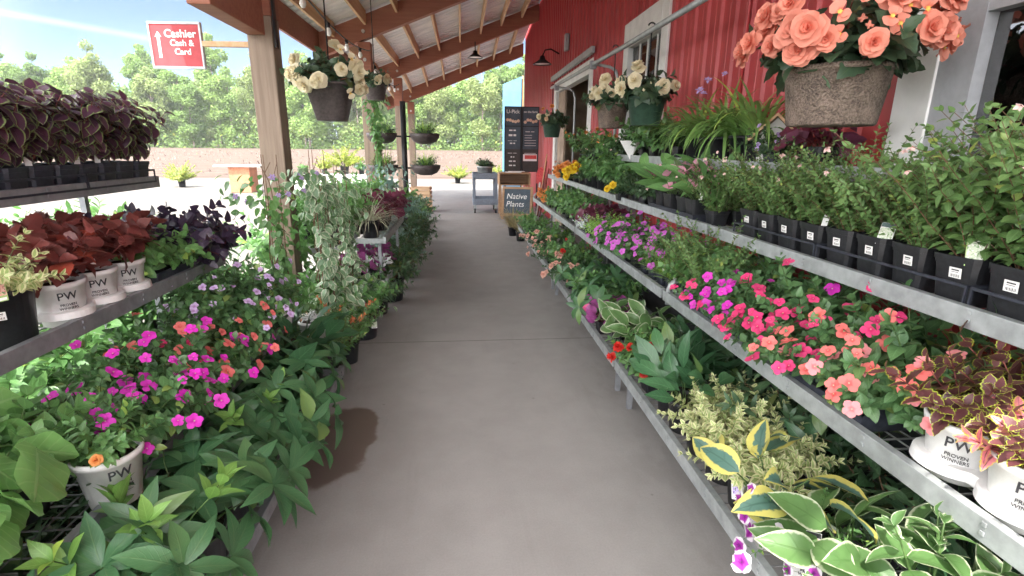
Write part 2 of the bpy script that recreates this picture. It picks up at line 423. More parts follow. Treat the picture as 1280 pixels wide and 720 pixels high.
def tuft_mesh(name, mats, seed, n=60, L=(.3,.5), spread=55, smin=3, leaf_w=.018, bend=1.4, r0=.04, nv=9, fold=.3, shape='strap'):
    r = np.random.default_rng(seed)
    az = r.uniform(0,6.28,n); tilt = np.radians(r.uniform(smin, spread, n)); q = r.uniform(0,1,n)**.5
    P = np.stack([np.cos(az)*r0*q, np.sin(az)*r0*q, np.zeros(n)], -1)
    D = np.stack([np.sin(tilt)*np.cos(az), np.sin(tilt)*np.sin(az), np.cos(tilt)], -1)
    N = np.stack([-np.cos(tilt)*np.cos(az), -np.cos(tilt)*np.sin(az), np.sin(tilt)], -1)
    N = -N*-1
    N = np.stack([-np.cos(az)*np.cos(tilt), -np.sin(az)*np.cos(tilt), np.sin(tilt)], -1)
    ln = r.uniform(*L, n)
    V,F,UV,RN = leaf_geo(P, D, N, ln, leaf_w/ln, bend*r.uniform(.35,1.4,n), np.full(n, fold), shape, nv, 2, 0, r)
    tip = P + D*ln[:,None]*.8
    return np_mesh(name, [(V,F,UV,RN,0)], mats), tip, D
def cloud_mesh(name, mats, seed, n, pts_fn, leaf=(.04,.06), W=.4, shape='ovate', bend=.5, fold=.2, droop=.5, nv=4, axis=None, stems=None, rad=.004):
    """leaves hung on given points (climbers)"""
    r = np.random.default_rng(seed)
    P, O = pts_fn(r, n)
    D = unit(O + r.normal(0,.45,(n,3)) + np.array([0,0,-droop])); N = unit(O*.7 + np.array([0,0,.7]) + r.normal(0,.3,(n,3)))
    ln = r.uniform(*leaf, n)
    V,F,UV,RN = leaf_geo(P, D, N, ln, np.full(n,W), bend*r.uniform(.3,1.5,n), np.full(n,fold), shape, nv, 2, .05, r)
    parts = [(V,F,UV,RN,0)]
    if stems is not None:
        V,F,UV,RN = tubes_np(stems, rad); parts.append((V,F,UV,RN,1))
    return np_mesh(name, parts, mats), P, O

# ------------------------------------------------------------------ flowers
def flower_mesh(name, mat, layers, centre=None, cr=.006, seed=3, shape='petal', nv=4, nu=4, wave=.06, stemlen=0.0):
    """layers: (petals, length, half width ratio, tilt from the axis in degrees, bend, start radius, height). Axis = +Z"""
    r = np.random.default_rng(seed); parts = []
    for k, (n, L, W, tilt, bend, rs, h) in enumerate(layers):
        az = np.arange(n)*2*np.pi/n + k*.55 + r.normal(0,.06,n); th = np.radians(tilt + r.normal(0,5,n))
        D = np.stack([np.sin(th)*np.cos(az), np.sin(th)*np.sin(az), np.cos(th)], -1)
        N = np.stack([-np.cos(th)*np.cos(az), -np.cos(th)*np.sin(az), np.sin(th)], -1)
        P = np.stack([np.cos(az)*rs, np.sin(az)*rs, np.full(n, h)], -1)
        V,F,UV,RN = leaf_geo(P, D, N, np.full(n, L)*r.uniform(.88,1.1,n), np.full(n, W), bend*r.uniform(.6,1.4,n), np.full(n,.12), shape, nv, nu, wave, r)
        parts.append((V,F,UV,RN,0))
    mats = [mat]
    if stemlen:
        pth = np.array([[(0,0,.002),(0,.002,-stemlen*.5),(0,.006,-stemlen)]], float)
        V,F,UV,RN = tubes_np(pth, .0016); parts.append((V,F,UV,RN,1)); mats.append(M['stem'])
    elif centre: mats.append(centre)
    if centre and not stemlen:
        n = 5; az = np.arange(n)*2*np.pi/n
        P = np.zeros((n,3)); P[:,2] = .002
        D = np.stack([np.cos(az)*.8, np.sin(az)*.8, np.full(n,.6)], -1); N = np.tile([0,0,1.0],(n,1))
        V,F,UV,RN = leaf_geo(P, D, N, np.full(n,cr), np.full(n,.6), np.full(n,.8), np.full(n,.1), 'round', 2, 2, 0, r)
        parts.append((V,F,UV,RN,1))
    return np_mesh(name, parts, mats)

PET = dict(
  magenta=petalmat('petal_magenta', (.62,.03,.42), (.75,.035,.55)), hotpink=petalmat('petal_hot_pink', (.70,.03,.16), (.83,.055,.22)),
  coral=petalmat('petal_coral', (.80,.12,.12), (.90,.22,.20)), salmon=petalmat('petal_salmon', (.80,.20,.22), (.90,.33,.35)),
  lilac=petalmat('petal_lilac', (.50,.25,.62), (.68,.50,.80)), violet=petalmat('petal_violet_pink', (.58,.09,.56), (.70,.15,.66)),
  peach=petalmat('petal_peach', (.86,.20,.12), (.90,.36,.26)), cream=petalmat('petal_cream', (.90,.72,.36), (.92,.84,.60)),
  apricot=petalmat('petal_apricot', (.88,.48,.24), (.90,.66,.42)),
  yellow=petalmat('petal_yellow', (.85,.50,.02), (.90,.66,.03)), orange=petalmat('petal_orange', (.75,.22,.04), (.85,.36,.10)),
  dusty=petalmat('petal_dusty_peach', (.62,.25,.20), (.80,.47,.38)), red=petalmat('petal_red', (.55,.02,.02), (.72,.04,.03)),
  petunia=petalmat('petal_white_purple', (.20,.01,.22), (.38,.03,.36), edge=(.86,.82,.88), i0=.1, i1=.35, e0=.52, e1=.72), pink=petalmat('petal_pink', (.72,.22,.38), (.85,.42,.55)),
  purple=petalmat('petal_purple', (.32,.20,.52), (.48,.36,.66)), pale=petalmat('petal_pale_pink', (.80,.45,.42), (.85,.62,.58)))
M['eye'] = plain('flower_eye', (.55,.45,.30), .6)
M['yolk'] = plain('flower_yolk', (.80,.52,.10), .6)
def impatiens(name, mat, s=.021): return flower_mesh(name, mat, [(5, s, .50, 76, .3, .001, 0)], M['eye'], .0022, wave=.03)
def begonia(name, mat, s=.045, seed=3): return flower_mesh(name, mat, [(5,s,.62,88,.3,.003,-.002),(6,s*.92,.58,74,.2,.003,.003),(5,s*.78,.58,58,-.2,.003,.006),(5,s*.58,.55,40,-.4,.002,.008),(3,s*.4,.55,18,-.6,.001,.009)], seed=seed, wave=.22)
def single(name, mat, s=.04, seed=3): return flower_mesh(name, mat, [(2,s,.72,74,.4,.002,0),(2,s*.85,.55,70,.3,.002,.001)], M['yolk'], s*.22, seed=seed, wave=.12)
FL = dict(
  magenta=impatiens('f_magenta', PET['magenta']), hotpink=impatiens('f_hotpink', PET['hotpink'], .023), coral=impatiens('f_coral', PET['coral'], .023),
  salmon=impatiens('f_salmon', PET['salmon'], .023), lilac=impatiens('f_lilac', PET['lilac'], .019), violet=impatiens('f_violet', PET['violet'], .02),
  peach=begonia('f_peach', PET['peach'], .052), peach2=begonia('f_peach2', PET['peach'], .066, 8), cream=begonia('f_cream', PET['cream'], .042), cream2=begonia('f_cream2', PET['cream'], .055, 5), apricot=begonia('f_apricot', PET['apricot'], .036),
  peach_s=single('f_peach_s', PET['peach'], .044), cream_s=single('f_cream_s', PET['cream'], .042, 6), peach3=begonia('f_peach3', PET['peach'], .058, 21), cream3=begonia('f_cream3', PET['cream'], .046, 23),
  yellow=begonia('f_yellow', PET['yellow'], .032), orange=begonia('f_orange', PET['orange'], .032),
  dusty=flower_mesh('f_dusty', PET['dusty'], [(9,.022,.34,80,.3,.002,0),(8,.018,.34,52,-.2,.002,.003),(6,.013,.34,28,-.4,.001,.004)]),
  red=flower_mesh('f_red', PET['red'], [(9,.03,.34,70,.4,.002,0),(8,.03,.3,40,.3,.002,.004),(7,.03,.3,15,.1,.001,.008)]),
  petunia=flower_mesh('f_petunia', PET['petunia'], [(5,.032,.62,64,.9,.001,0)], wave=.08, stemlen=.05),
  calla=flower_mesh('f_calla', PET['pink'], [(3,.075,.34,28,.9,.004,0)], wave=.05, shape='ovate', stemlen=.12),
  purple=flower_mesh('f_purple', PET['purple'], [(6,.03,.28,72,.4,.002,0)], M['eye'], .006, shape='lance'),
  torenia=flower_mesh('f_torenia', PET['purple'], [(4,.018,.55,60,.7,.001,0)]),
  pale=flower_mesh('f_pale', PET['pale'], [(4,.022,.35,150,-.5,.002,0),(4,.016,.4,170,.2,.002,-.004)], shape='ovate'),
  bud=flower_mesh('f_bud', PET['peach'], [(4,.026,.62,52,-2.0,.002,0)]), budc=flower_mesh('f_budc', PET['cream'], [(4,.022,.62,52,-2.0,.002,0)]))

# ------------------------------------------------------------------ pots
def round_pot(rt, rb, h, mat, n=28, lip=.006, lh=.022):
    p = [(.001,0),(rb*.96,0),(rb,.004),(rt-lip*.4,h-lh),(rt+lip*.5,h-lh),(rt+lip,h-.002),(rt,h),(rt-.004,h-.001),(rt-.006,h-.03)]
    return MB().lathe(p, n).mesh('pot', mat, True)
def square_pot(rt, rb, h, mat):
    p = [(.001,0),(rb*.95,0),(rb,.004),(rt-.006,h-.02),(rt-.001,h-.019),(rt,h-.001),(rt-.003,h),(rt-.005,h-.03)]
    return MB().lathe(p, 32, 7).mesh('pot', mat)
def soil(rt, h, sq=None): return MB().lathe([(.001,h-.016),(rt*.5,h-.018),(rt-.006,h-.022)], 24, sq).mesh('soil', M['soil'], True)
POT = {}
def pot(key, shape, rt, rb, h, mat):
    POT[key] = dict(me=round_pot(rt, rb, h, mat) if shape == 'r' else square_pot(rt, rb, h, mat), soil=soil(rt*.98, h, None if shape == 'r' else 7), h=h, r=rt, rb=rb, shape=shape)
pot('gallon', 'r', .085, .068, .165, M['black_plastic']); pot('big', 'r', .13, .105, .235, M['black_plastic'])
pot('quart', 's', .062, .047, .10, M['black_plastic']); pot('tall', 's', .078, .058, .155, M['black_plastic'])
pot('small', 's', .055, .042, .085, M['flat_plastic']); pot('cell', 's', .069, .056, .112, M['flat_plastic'])
pot('pw', 'r', .088, .066, .168, M['white_plastic']); pot('bowl', 'r', .11, .085, .10, M['black_plastic'])
pot('grey', 'r', .12, .10, .17, M['galv']); pot('whiteround', 'r', .13, .10, .2, M['white_plastic'])
PW1 = text_mesh('PW', .040, M['ink'], bend_r=.0835, bold=.0004); PW2 = text_mesh('PROVEN\nWINNERS', .0135, M['ink'], bend_r=.080)
PW3 = MB()
for a in np.linspace(-.28,.28,9): PW3.add([(math.sin(a)*.0778,-math.cos(a)*.0778,0),(math.sin(a+.06)*.0778,-math.cos(a+.06)*.0778,0),(math.sin(a+.06)*.0778,-math.cos(a+.06)*.0778,.0014),(math.sin(a)*.0778,-math.cos(a)*.0778,.0014)], [(0,1,2,3)])
PW3 = PW3.mesh('rule', M['ink'])
# stickers and tags
STK = MB().box(-.019,.019,-.0006,.0006,-.016,.016); STK.cur = 1
for i, (a, w) in enumerate(((-.013,.0012),(-.010,.0022),(-.006,.001),(-.003,.002),(.001,.0012),(.004,.0024),(.009,.0012),(.012,.0018))): STK.add([(a,-.0009,-.013),(a+w,-.0009,-.013),(a+w,-.0009,-.004),(a,-.0009,-.004)], [(0,1,2,3)])
STK.add([(-.012,-.0009,.002),(.010,-.0009,.002),(.010,-.0009,.0035),(-.012,-.0009,.0035)], [(0,1,2,3)]).add([(-.012,-.0009,.007),(.012,-.0009,.007),(.012,-.0009,.011),(-.012,-.0009,.011)], [(0,1,2,3)])
STK = STK.mesh('price_sticker', [M['paper'], M['ink']])
def picmat(name, a, b_, c):
    m, t, b = newmat(name); o = t.obj(); n = t.noise(o, 110, 3)
    col = t.mix(t.smooth(n, .4, .5), a, b_); col = t.mix(t.smooth(t.noise(t.map(o, loc=(3,1,2)), 140, 2), .55, .62), col, c)
    t.put(b.inputs['Base Color'], col); b.inputs['Roughness'].default_value = .3; return m
M['pic_pink'] = picmat('tag_photo_pink', (.55,.18,.17), (.75,.42,.36), (.15,.25,.10)); M['pic_violet'] = picmat('tag_photo_violet', (.30,.20,.60), (.58,.48,.80), (.12,.2,.12))
M['pic_green'] = picmat('tag_photo_green', (.16,.30,.10), (.55,.62,.45), (.75,.75,.68)); M['tag_green'] = plain('tag_green', (.35,.52,.16), .35, var=.05); M['tag_dark'] = plain('tag_dark_green', (.02,.07,.06), .35)
def teardrop(pic):
    b = MB(); n = 20
    def outline(s): # rounded top, narrowing foot
        o = []
        for i in range(n+1):
            a = math.pi*i/n; o.append((math.cos(a)*.028*s, .085+math.sin(a)*.026*s))
        return o + [(-.018*s, 0), (.018*s, 0)]
    o = outline(1); k = len(o)
    b.add([(x,-.0005,z) for x, z in o]+[(x,.0005,z) for x, z in o], [tuple(range(k)), tuple(range(2*k-1,k-1,-1))]+[(i,i+k,(i+1)%k+k,(i+1)%k) for i in range(k)])
    b.cur = 1; b.add([(-.019,-.0012,.018),(.019,-.0012,.018),(.024,-.0012,.078),(-.024,-.0012,.078)], [(0,1,2,3)])
    b.cur = 2; b.add([(-.015,-.0013,.003),(.015,-.0013,.003),(.016,-.0013,.012),(-.016,-.0013,.012)], [(0,1,2,3)])
    return b.mesh('plant_tag', [M['tag_green'], pic, M['paper']])
def card(pic, w=.05, h=.1, top=None):
    b = MB().box(-w/2, w/2, -.0006, .0006, 0, h); b.cur = 1
    b.add([(-w*.44,-.0012,h*.18),(w*.44,-.0012,h*.18),(w*.44,-.0012,h*.78),(-w*.44,-.0012,h*.78)], [(0,1,2,3)])
    b.cur = 2; b.add([(-w*.49,-.0013,h*.80),(w*.49,-.0013,h*.80),(w*.49,-.0013,h*.99),(-w*.49,-.0013,h*.99)], [(0,1,2,3)])
    b.add([(-w*.3,-.0012,h*.06),(w*.3,-.0012,h*.06),(w*.3,-.0012,h*.1),(-w*.3,-.0012,h*.1)], [(0,1,2,3)])
    return b.mesh('plant_tag', [M['paper'], pic, top or M['ink']])
TAG = dict(tear=teardrop(M['pic_pink']), teargreen=teardrop(M['pic_green']), violet=card(M['pic_violet'], .06, .11, M['tag_dark']), pink=card(M['pic_pink'], .04, .08), white=card(M['paper'], .022, .07, M['paper']), green=card(M['pic_green'], .045, .08, M['tag_dark']),
           blank=MB().add([(-.012,0,0),(.012,0,0),(.014,0,.07),(0,0,.085),(-.014,0,.07)], [(0,1,2,3,4)]).mesh('plant_tag', M['paper']))

# ------------------------------------------------------------------ species
G = {}
LM = dict(
  fuchsia=leafmat('leaf_fuchsia', (.055,.115,.03), (.12,.20,.055), vs=.3), impatiens=leafmat('leaf_impatiens', (.035,.085,.028), (.085,.165,.05), vs=.3),
  begonia=leafmat('leaf_begonia', (.022,.05,.024), (.055,.09,.038), vein=(.10,.16,.06), vs=.4), bergenia=leafmat('leaf_bergenia', (.075,.165,.04), (.13,.245,.06), vein=(.30,.46,.20), vs=.6, rough=.3, nveins=6),
  hellebore=leafmat('leaf_hellebore', (.026,.075,.028), (.06,.135,.045), vein=(.14,.24,.10), vs=.5, rough=.3, nveins=10), lime=leafmat('leaf_lime', (.085,.185,.03), (.15,.265,.055), vs=.25, rough=.35),
  coleus_dark=leafmat('leaf_coleus_dark', (.035,.016,.028), (.080,.028,.040), margin=(.24,.32,.12), mw=.80, jag=.12, vs=.2, vein=(.14,.05,.08), trans=.18), coleus_red=leafmat('leaf_coleus_red', (.075,.022,.015), (.14,.036,.026), vs=.3, vein=(.20,.02,.02), trans=.2),
  coleus_lime=leafmat('leaf_coleus_lime_edge', (.055,.022,.02), (.10,.034,.03), margin=(.42,.48,.06), mw=.84, jag=.16, vs=.2, vein=(.18,.05,.06), trans=.2), coleus_pink=leafmat('leaf_coleus_pink', (.50,.12,.13), (.62,.22,.20), margin=(.72,.62,.10), mw=.74, jag=.2, vs=.35, vein=(.25,.06,.08), heart=(.16,.035,.05), hw=.08),
  sweetblack=leafmat('leaf_black_vine', (.014,.010,.018), (.035,.022,.035), vs=.2, trans=.1), ivygreen=leafmat('leaf_lobed_green', (.06,.14,.04), (.12,.24,.06), vs=.35),
  hosta=leafmat('leaf_hosta', (.055,.115,.03), (.085,.16,.045), margin=(.55,.60,.42), mw=.87, jag=.16, vein=(.07,.15,.04), vs=.5, nveins=3, rough=.38, trans=.36), hosta_y=leafmat('leaf_hosta_yellow', (.05,.11,.075), (.075,.14,.09), margin=(.66,.60,.16), mw=.52, jag=.22, vein=(.03,.08,.05), vs=.4, nveins=3),
  cream=leafmat('leaf_cream_edge', (.17,.24,.06), (.24,.30,.1), margin=(.70,.68,.40), mw=.42, jag=.3, vs=.15), peace=leafmat('leaf_dark_glossy', (.022,.065,.025), (.05,.12,.04), vs=.35, rough=.28, spec=.5),
  vine=leafmat('leaf_vine_variegated', (.075,.14,.06), (.12,.20,.085), margin=(.48,.52,.38), mw=.66, jag=.3, vs=.2), nandina=leafmat('leaf_nandina', (.04,.10,.03), (.10,.18,.045), vs=.2), nandina_red=leafmat('leaf_nandina_red', (.30,.07,.03), (.42,.16,.05), vs=.2),
  rhodo=leafmat('leaf_rhodo', (.022,.055,.022), (.055,.10,.035), vs=.35, rough=.35), heuch=leafmat('leaf_heuchera', (.07,.014,.024), (.14,.035,.05), vs=.35, vein=(.03,.01,.02)), heuchp=leafmat('leaf_heuchera_purple', (.16,.03,.10), (.28,.07,.18), vs=.4, vein=(.06,.02,.05)),
  white=leafmat('leaf_white', (.45,.55,.40), (.66,.72,.55), vs=.3), daylily=leafmat('leaf_daylily', (.09,.18,.04), (.17,.29,.07), vs=.2, nveins=1), carex=leafmat('leaf_sedge', (.22,.25,.12), (.42,.42,.26), margin=(.62,.60,.45), mw=.6, vs=.0), browngrass=leafmat('leaf_brown_grass', (.16,.15,.06), (.28,.24,.10), vs=.0), limegrass=leafmat('leaf_lime_fern', (.15,.28,.05), (.25,.40,.08), vs=.0),
  bluegreen=leafmat('leaf_blue_green', (.08,.15,.10), (.16,.24,.17), vs=.2), rex=leafmat('leaf_rex', (.075,.02,.035), (.13,.045,.06), vs=.4, vein=(.04,.01,.02), rough=.35), mid=leafmat('leaf_mid_green', (.05,.12,.035), (.10,.20,.05), vs=.3), yellowgreen=leafmat('leaf_yellow_green', (.13,.18,.03), (.24,.27,.05), vs=.1), silver=leafmat('leaf_silver', (.42,.48,.45), (.58,.62,.60), vs=.1))
def sp(key, mat, nvar=2, smat='stem', kind='p', **kw):
    fn = plant_mesh if kind == 'p' else tuft_mesh
    G[key] = [fn('foliage_'+key, [LM[mat], M[smat]] if kind == 'p' else [LM[mat]], 100*len(G)+i, **kw) for i in range(nvar)]
sp('fuchsia', 'fuchsia', 4, 'stem_brown', n=27, L=(.30,.55), spread=42, smin=4, curv=24, nodes=17, s0=.08, lpn=2, leaf=(.034,.052), W=.30, ang=62, bend=.5, stem=.0018)
sp('fuchsia_fine', 'fuchsia', 3, 'stem_brown', n=28, L=(.24,.42), spread=44, smin=4, curv=24, nodes=18, s0=.06, lpn=3, leaf=(.020,.030), W=.30, ang=58, stem=.0014, nv=4)
sp('impatiens', 'impatiens', 3, n=26, L=(.14,.24), spread=78, curv=18, nodes=5, s0=.4, lpn=4, leaf=(.040,.058), W=.33, ang=66, bend=.6, stem=.0026, upb=.5)
sp('bergenia', 'bergenia', 3, n=24, L=(.10,.31), spread=62, smin=6, curv=10, nodes=1, lpn=1, leaf=(.11,.17), W=.44, shape='round', ang=72, angv=12, bend=.55, fold=.14, grav=.38, stem=.006, nv=9, nu=4, wave=.13, upb=.05)
sp('hellebore', 'hellebore', 3, n=12, L=(.15,.33), spread=66, smin=6, curv=18, nodes=1, lpn=7, leaf=(.12,.18), W=.185, shape='lance', ang=74, angv=9, bend=.7, fold=.25, stem=.0035, nv=7, nu=2, upb=.2)
sp('hellebore_lime', 'lime', 2, n=4, L=(.22,.34), spread=34, smin=4, curv=10, nodes=2, s0=.86, lpn=4, leaf=(.11,.15), W=.23, shape='lance', ang=56, bend=.6, fold=.3, stem=.004, nv=7)
sp('coleus_dark', 'coleus_dark', 4, 'stem_red', n=13, L=(.26,.34), spread=30, smin=3, curv=12, nodes=8, s0=.2, lpn=2, leaf=(.075,.11), W=.36, shape='ovate', ang=88, upb=.15, bend=.7, grav=.35, fold=.18, stem=.003, nv=8, tipscale=.7)
sp('coleus_red', 'coleus_red', 3, 'stem_red', n=10, L=(.13,.24), spread=50, smin=4, curv=18, nodes=5, s0=.4, lpn=2, leaf=(.08,.115), W=.42, shape='serr', ang=66, bend=.7, grav=.05, fold=.2, stem=.0035, nv=10, tipscale=.75)
sp('coleus_lime', 'coleus_lime', 3, 'stem_red', n=16, L=(.12,.24), spread=62, smin=4, curv=16, nodes=6, s0=.3, lpn=2, leaf=(.055,.08), W=.36, shape='serr', ang=64, bend=.5, fold=.2, stem=.0028, nv=11, tipscale=.6)
sp('coleus_pink', 'coleus_pink', 2, 'stem_red', n=9, L=(.10,.18), spread=60, smin=4, curv=16, nodes=4, s0=.45, lpn=3, leaf=(.055,.08), W=.34, shape='serr', ang=58, bend=.5, fold=.2, stem=.0028, nv=11, tipscale=.7)
sp('sweetblack', 'sweetblack', 2, 'stem_red', n=22, L=(.16,.34), spread=82, smin=6, curv=45, nodes=7, s0=.2, lpn=2, leaf=(.06,.085), W=.46, shape='heart', ang=70, bend=.5, fold=.15, stem=.002, nv=6, spiral=True)
sp('lobed', 'ivygreen', 2, n=20, L=(.14,.26), spread=74, smin=4, curv=35, nodes=6, s0=.25, lpn=2, leaf=(.05,.075), W=.46, shape='heart', ang=66, bend=.5, stem=.002, nv=6, spiral=True)
sp('hosta', 'hosta', 2, n=16, L=(.07,.2), spread=66, smin=8, curv=16, nodes=1, lpn=1, leaf=(.15,.22), W=.28, shape='ovate', ang=32, bend=.9, fold=.3, stem=.0045, nv=10, nu=4, wave=.06, upb=.4)
sp('hosta_shoot', 'hosta', 1, n=4, L=(.2,.26), spread=24, smin=6, curv=8, nodes=4, s0=.45, lpn=2, leaf=(.10,.15), W=.27, shape='ovate', ang=58, bend=.9, fold=.35, stem=.006, nv=9, nu=4, tipscale=.5)
sp('hosta_yellow', 'hosta_y', 2, n=14, L=(.06,.17), spread=66, smin=8, curv=14, nodes=1, lpn=1, leaf=(.12,.165), W=.30, shape='ovate', ang=34, bend=1.0, fold=.25, stem=.004, nv=10, nu=4, wave=.05, upb=.4)
sp('cream', 'cream', 3, n=24, L=(.10,.22), spread=76, smin=4, curv=18, nodes=6, s0=.3, lpn=4, leaf=(.034,.050), W=.26, ang=60, bend=.5, stem=.0018, nv=5)
sp('peace', 'peace', 3, n=22, L=(.08,.2), spread=50, smin=4, curv=12, nodes=1, lpn=1, leaf=(.14,.2), W=.2, shape='lance', ang=20, bend=.8, fold=.2, stem=.003, nv=8)
sp('nandina', 'nandina', 2, 'stem_brown', n=26, L=(.22,.42), spread=52, smin=3, curv=22, nodes=9, s0=.3, lpn=4, leaf=(.035,.052), W=.2, shape='lance', ang=60, bend=.4, stem=.002, nv=4)
sp('nandina_red', 'nandina_red', 1, 'stem_brown', n=5, L=(.3,.40), spread=40, smin=10, curv=16, nodes=3, s0=.85, lpn=5, leaf=(.035,.05), W=.2, shape='lance', ang=56, bend=.4, stem=.002, nv=4)
sp('rhodo', 'rhodo', 3, 'stem_brown', n=15, L=(.25,.46), spread=62, smin=5, curv=20, nodes=4, s0=.45, lpn=6, leaf=(.10,.15), W=.15, shape='lance', ang=72, bend=.75, grav=.3, fold=.25, stem=.004, nv=6)
sp('laurel', 'mid', 2, n=18, L=(.18,.34), spread=58, smin=4, curv=18, nodes=6, s0=.3, lpn=3, leaf=(.06,.09), W=.26, shape='ovate', ang=60, bend=.5, stem=.0026)
sp('heuchera', 'heuch', 2, 'stem_red', n=34, L=(.07,.2), spread=76, smin=6, curv=12, nodes=1, lpn=1, leaf=(.065,.095), W=.5, shape='round', ang=48, bend=.5, stem=.0018, nv=7, nu=4, wave=.25)
sp('heuchera_purple', 'heuchp', 2, 'stem_red', n=30, L=(.07,.18), spread=76, smin=6, curv=12, nodes=1, lpn=1, leaf=(.065,.095), W=.5, shape='round', ang=48, bend=.5, stem=.0018, nv=7, nu=4, wave=.25)
sp('rex', 'rex', 2, 'stem_red', n=16, L=(.06,.2), spread=70, smin=8, curv=15, nodes=1, lpn=1, leaf=(.11,.16), W=.4, shape='heart', ang=50, bend=.8, stem=.003, nv=8, nu=4, wave=.1)
sp('white', 'white', 1, n=10, L=(.10,.18), spread=50, curv=14, nodes=3, s0=.6, lpn=3, leaf=(.06,.09), W=.22, shape='lance', ang=60, stem=.002)
sp('daylily', 'daylily', 3, kind='t', n=64, L=(.38,.62), spread=50, leaf_w=.0145, bend=2.1, r0=.06)
sp('carex', 'carex', 2, kind='t', n=170, L=(.25,.42), spread=72, leaf_w=.0035, bend=1.9, r0=.05, nv=8)
sp('browngrass', 'browngrass', 1, kind='t', n=170, L=(.3,.55), spread=50, leaf_w=.003, bend=1.2, r0=.06, nv=6)
sp('limegrass', 'limegrass', 2, kind='t', n=150, L=(.1,.2), spread=70, leaf_w=.003, bend=.6, r0=.045, nv=4)
sp('succulent', 'limegrass', 1, n=40, L=(.10,.18), spread=76, curv=10, nodes=7, s0=.3, lpn=3, leaf=(.02,.028), W=.3, ang=55, stem=.002, nv=3)
sp('bluegreen', 'bluegreen', 2, n=24, L=(.25,.5), spread=60, smin=5, curv=70, nodes=14, s0=.2, lpn=3, leaf=(.03,.045), W=.26, ang=60, stem=.002, nv=4)
sp('broad', 'mid', 3, n=22, L=(.14,.27), spread=66, smin=4, curv=20, nodes=5, s0=.3, lpn=3, leaf=(.06,.09), W=.38, shape='ovate', ang=64, bend=.6, stem=.0028)
sp('begonia', 'begonia', 3, 'stem_red', n=30, L=(.14,.30), spread=88, smin=6, curv=45, nodes=5, s0=.3, lpn=2, leaf=(.085,.125), W=.42, shape='serr', ang=58, bend=.7, fold=.25, stem=.004, nv=10, spiral=True)
sp('begonia_up', 'begonia', 3, 'stem_red', n=30, L=(.13,.27), spread=74, smin=4, curv=22, nodes=5, s0=.35, lpn=2, leaf=(.085,.125), W=.42, shape='serr', ang=62, bend=.7, fold=.25, stem=.004, nv=10, spiral=True)
sp('petunia', 'mid', 2, n=20, L=(.12,.3), spread=100, smin=10, curv=50, nodes=9, s0=.2, lpn=3, leaf=(.018,.028), W=.36, ang=60, stem=.0014, nv=3)
sp('yellowbush', 'yellowgreen', 2, n=30, L=(.3,.55), spread=70, curv=14, nodes=10, s0=.3, lpn=4, leaf=(.05,.08), W=.3, ang=60, stem=.004, nv=3)
sp('calla', 'ivygreen', 2, n=16, L=(.1,.22), spread=58, smin=5, curv=16, nodes=1, lpn=1, leaf=(.17,.26), W=.17, shape='lance', ang=22, bend=.9, fold=.3, stem=.004, nv=9)
sp('silver', 'silver', 1, n=24, L=(.08,.16), spread=70, curv=12, nodes=5, s0=.3, lpn=3, leaf=(.03,.045), W=.2, ang=50, stem=.002, nv=3)
sp('midleafy', 'ivygreen', 2, n=22, L=(.3,.5), spread=58, smin=4, curv=28, nodes=8, s0=.25, lpn=3, leaf=(.09,.14), W=.2, shape='lance', ang=62, bend=.8, fold=.25, stem=.003, nv=6)
sp('dark_small', 'rhodo', 2, n=24, L=(.1,.2), spread=74, curv=15, nodes=6, s0=.3, lpn=3, leaf=(.03,.045), W=.34, ang=60, stem=.002, nv=4)

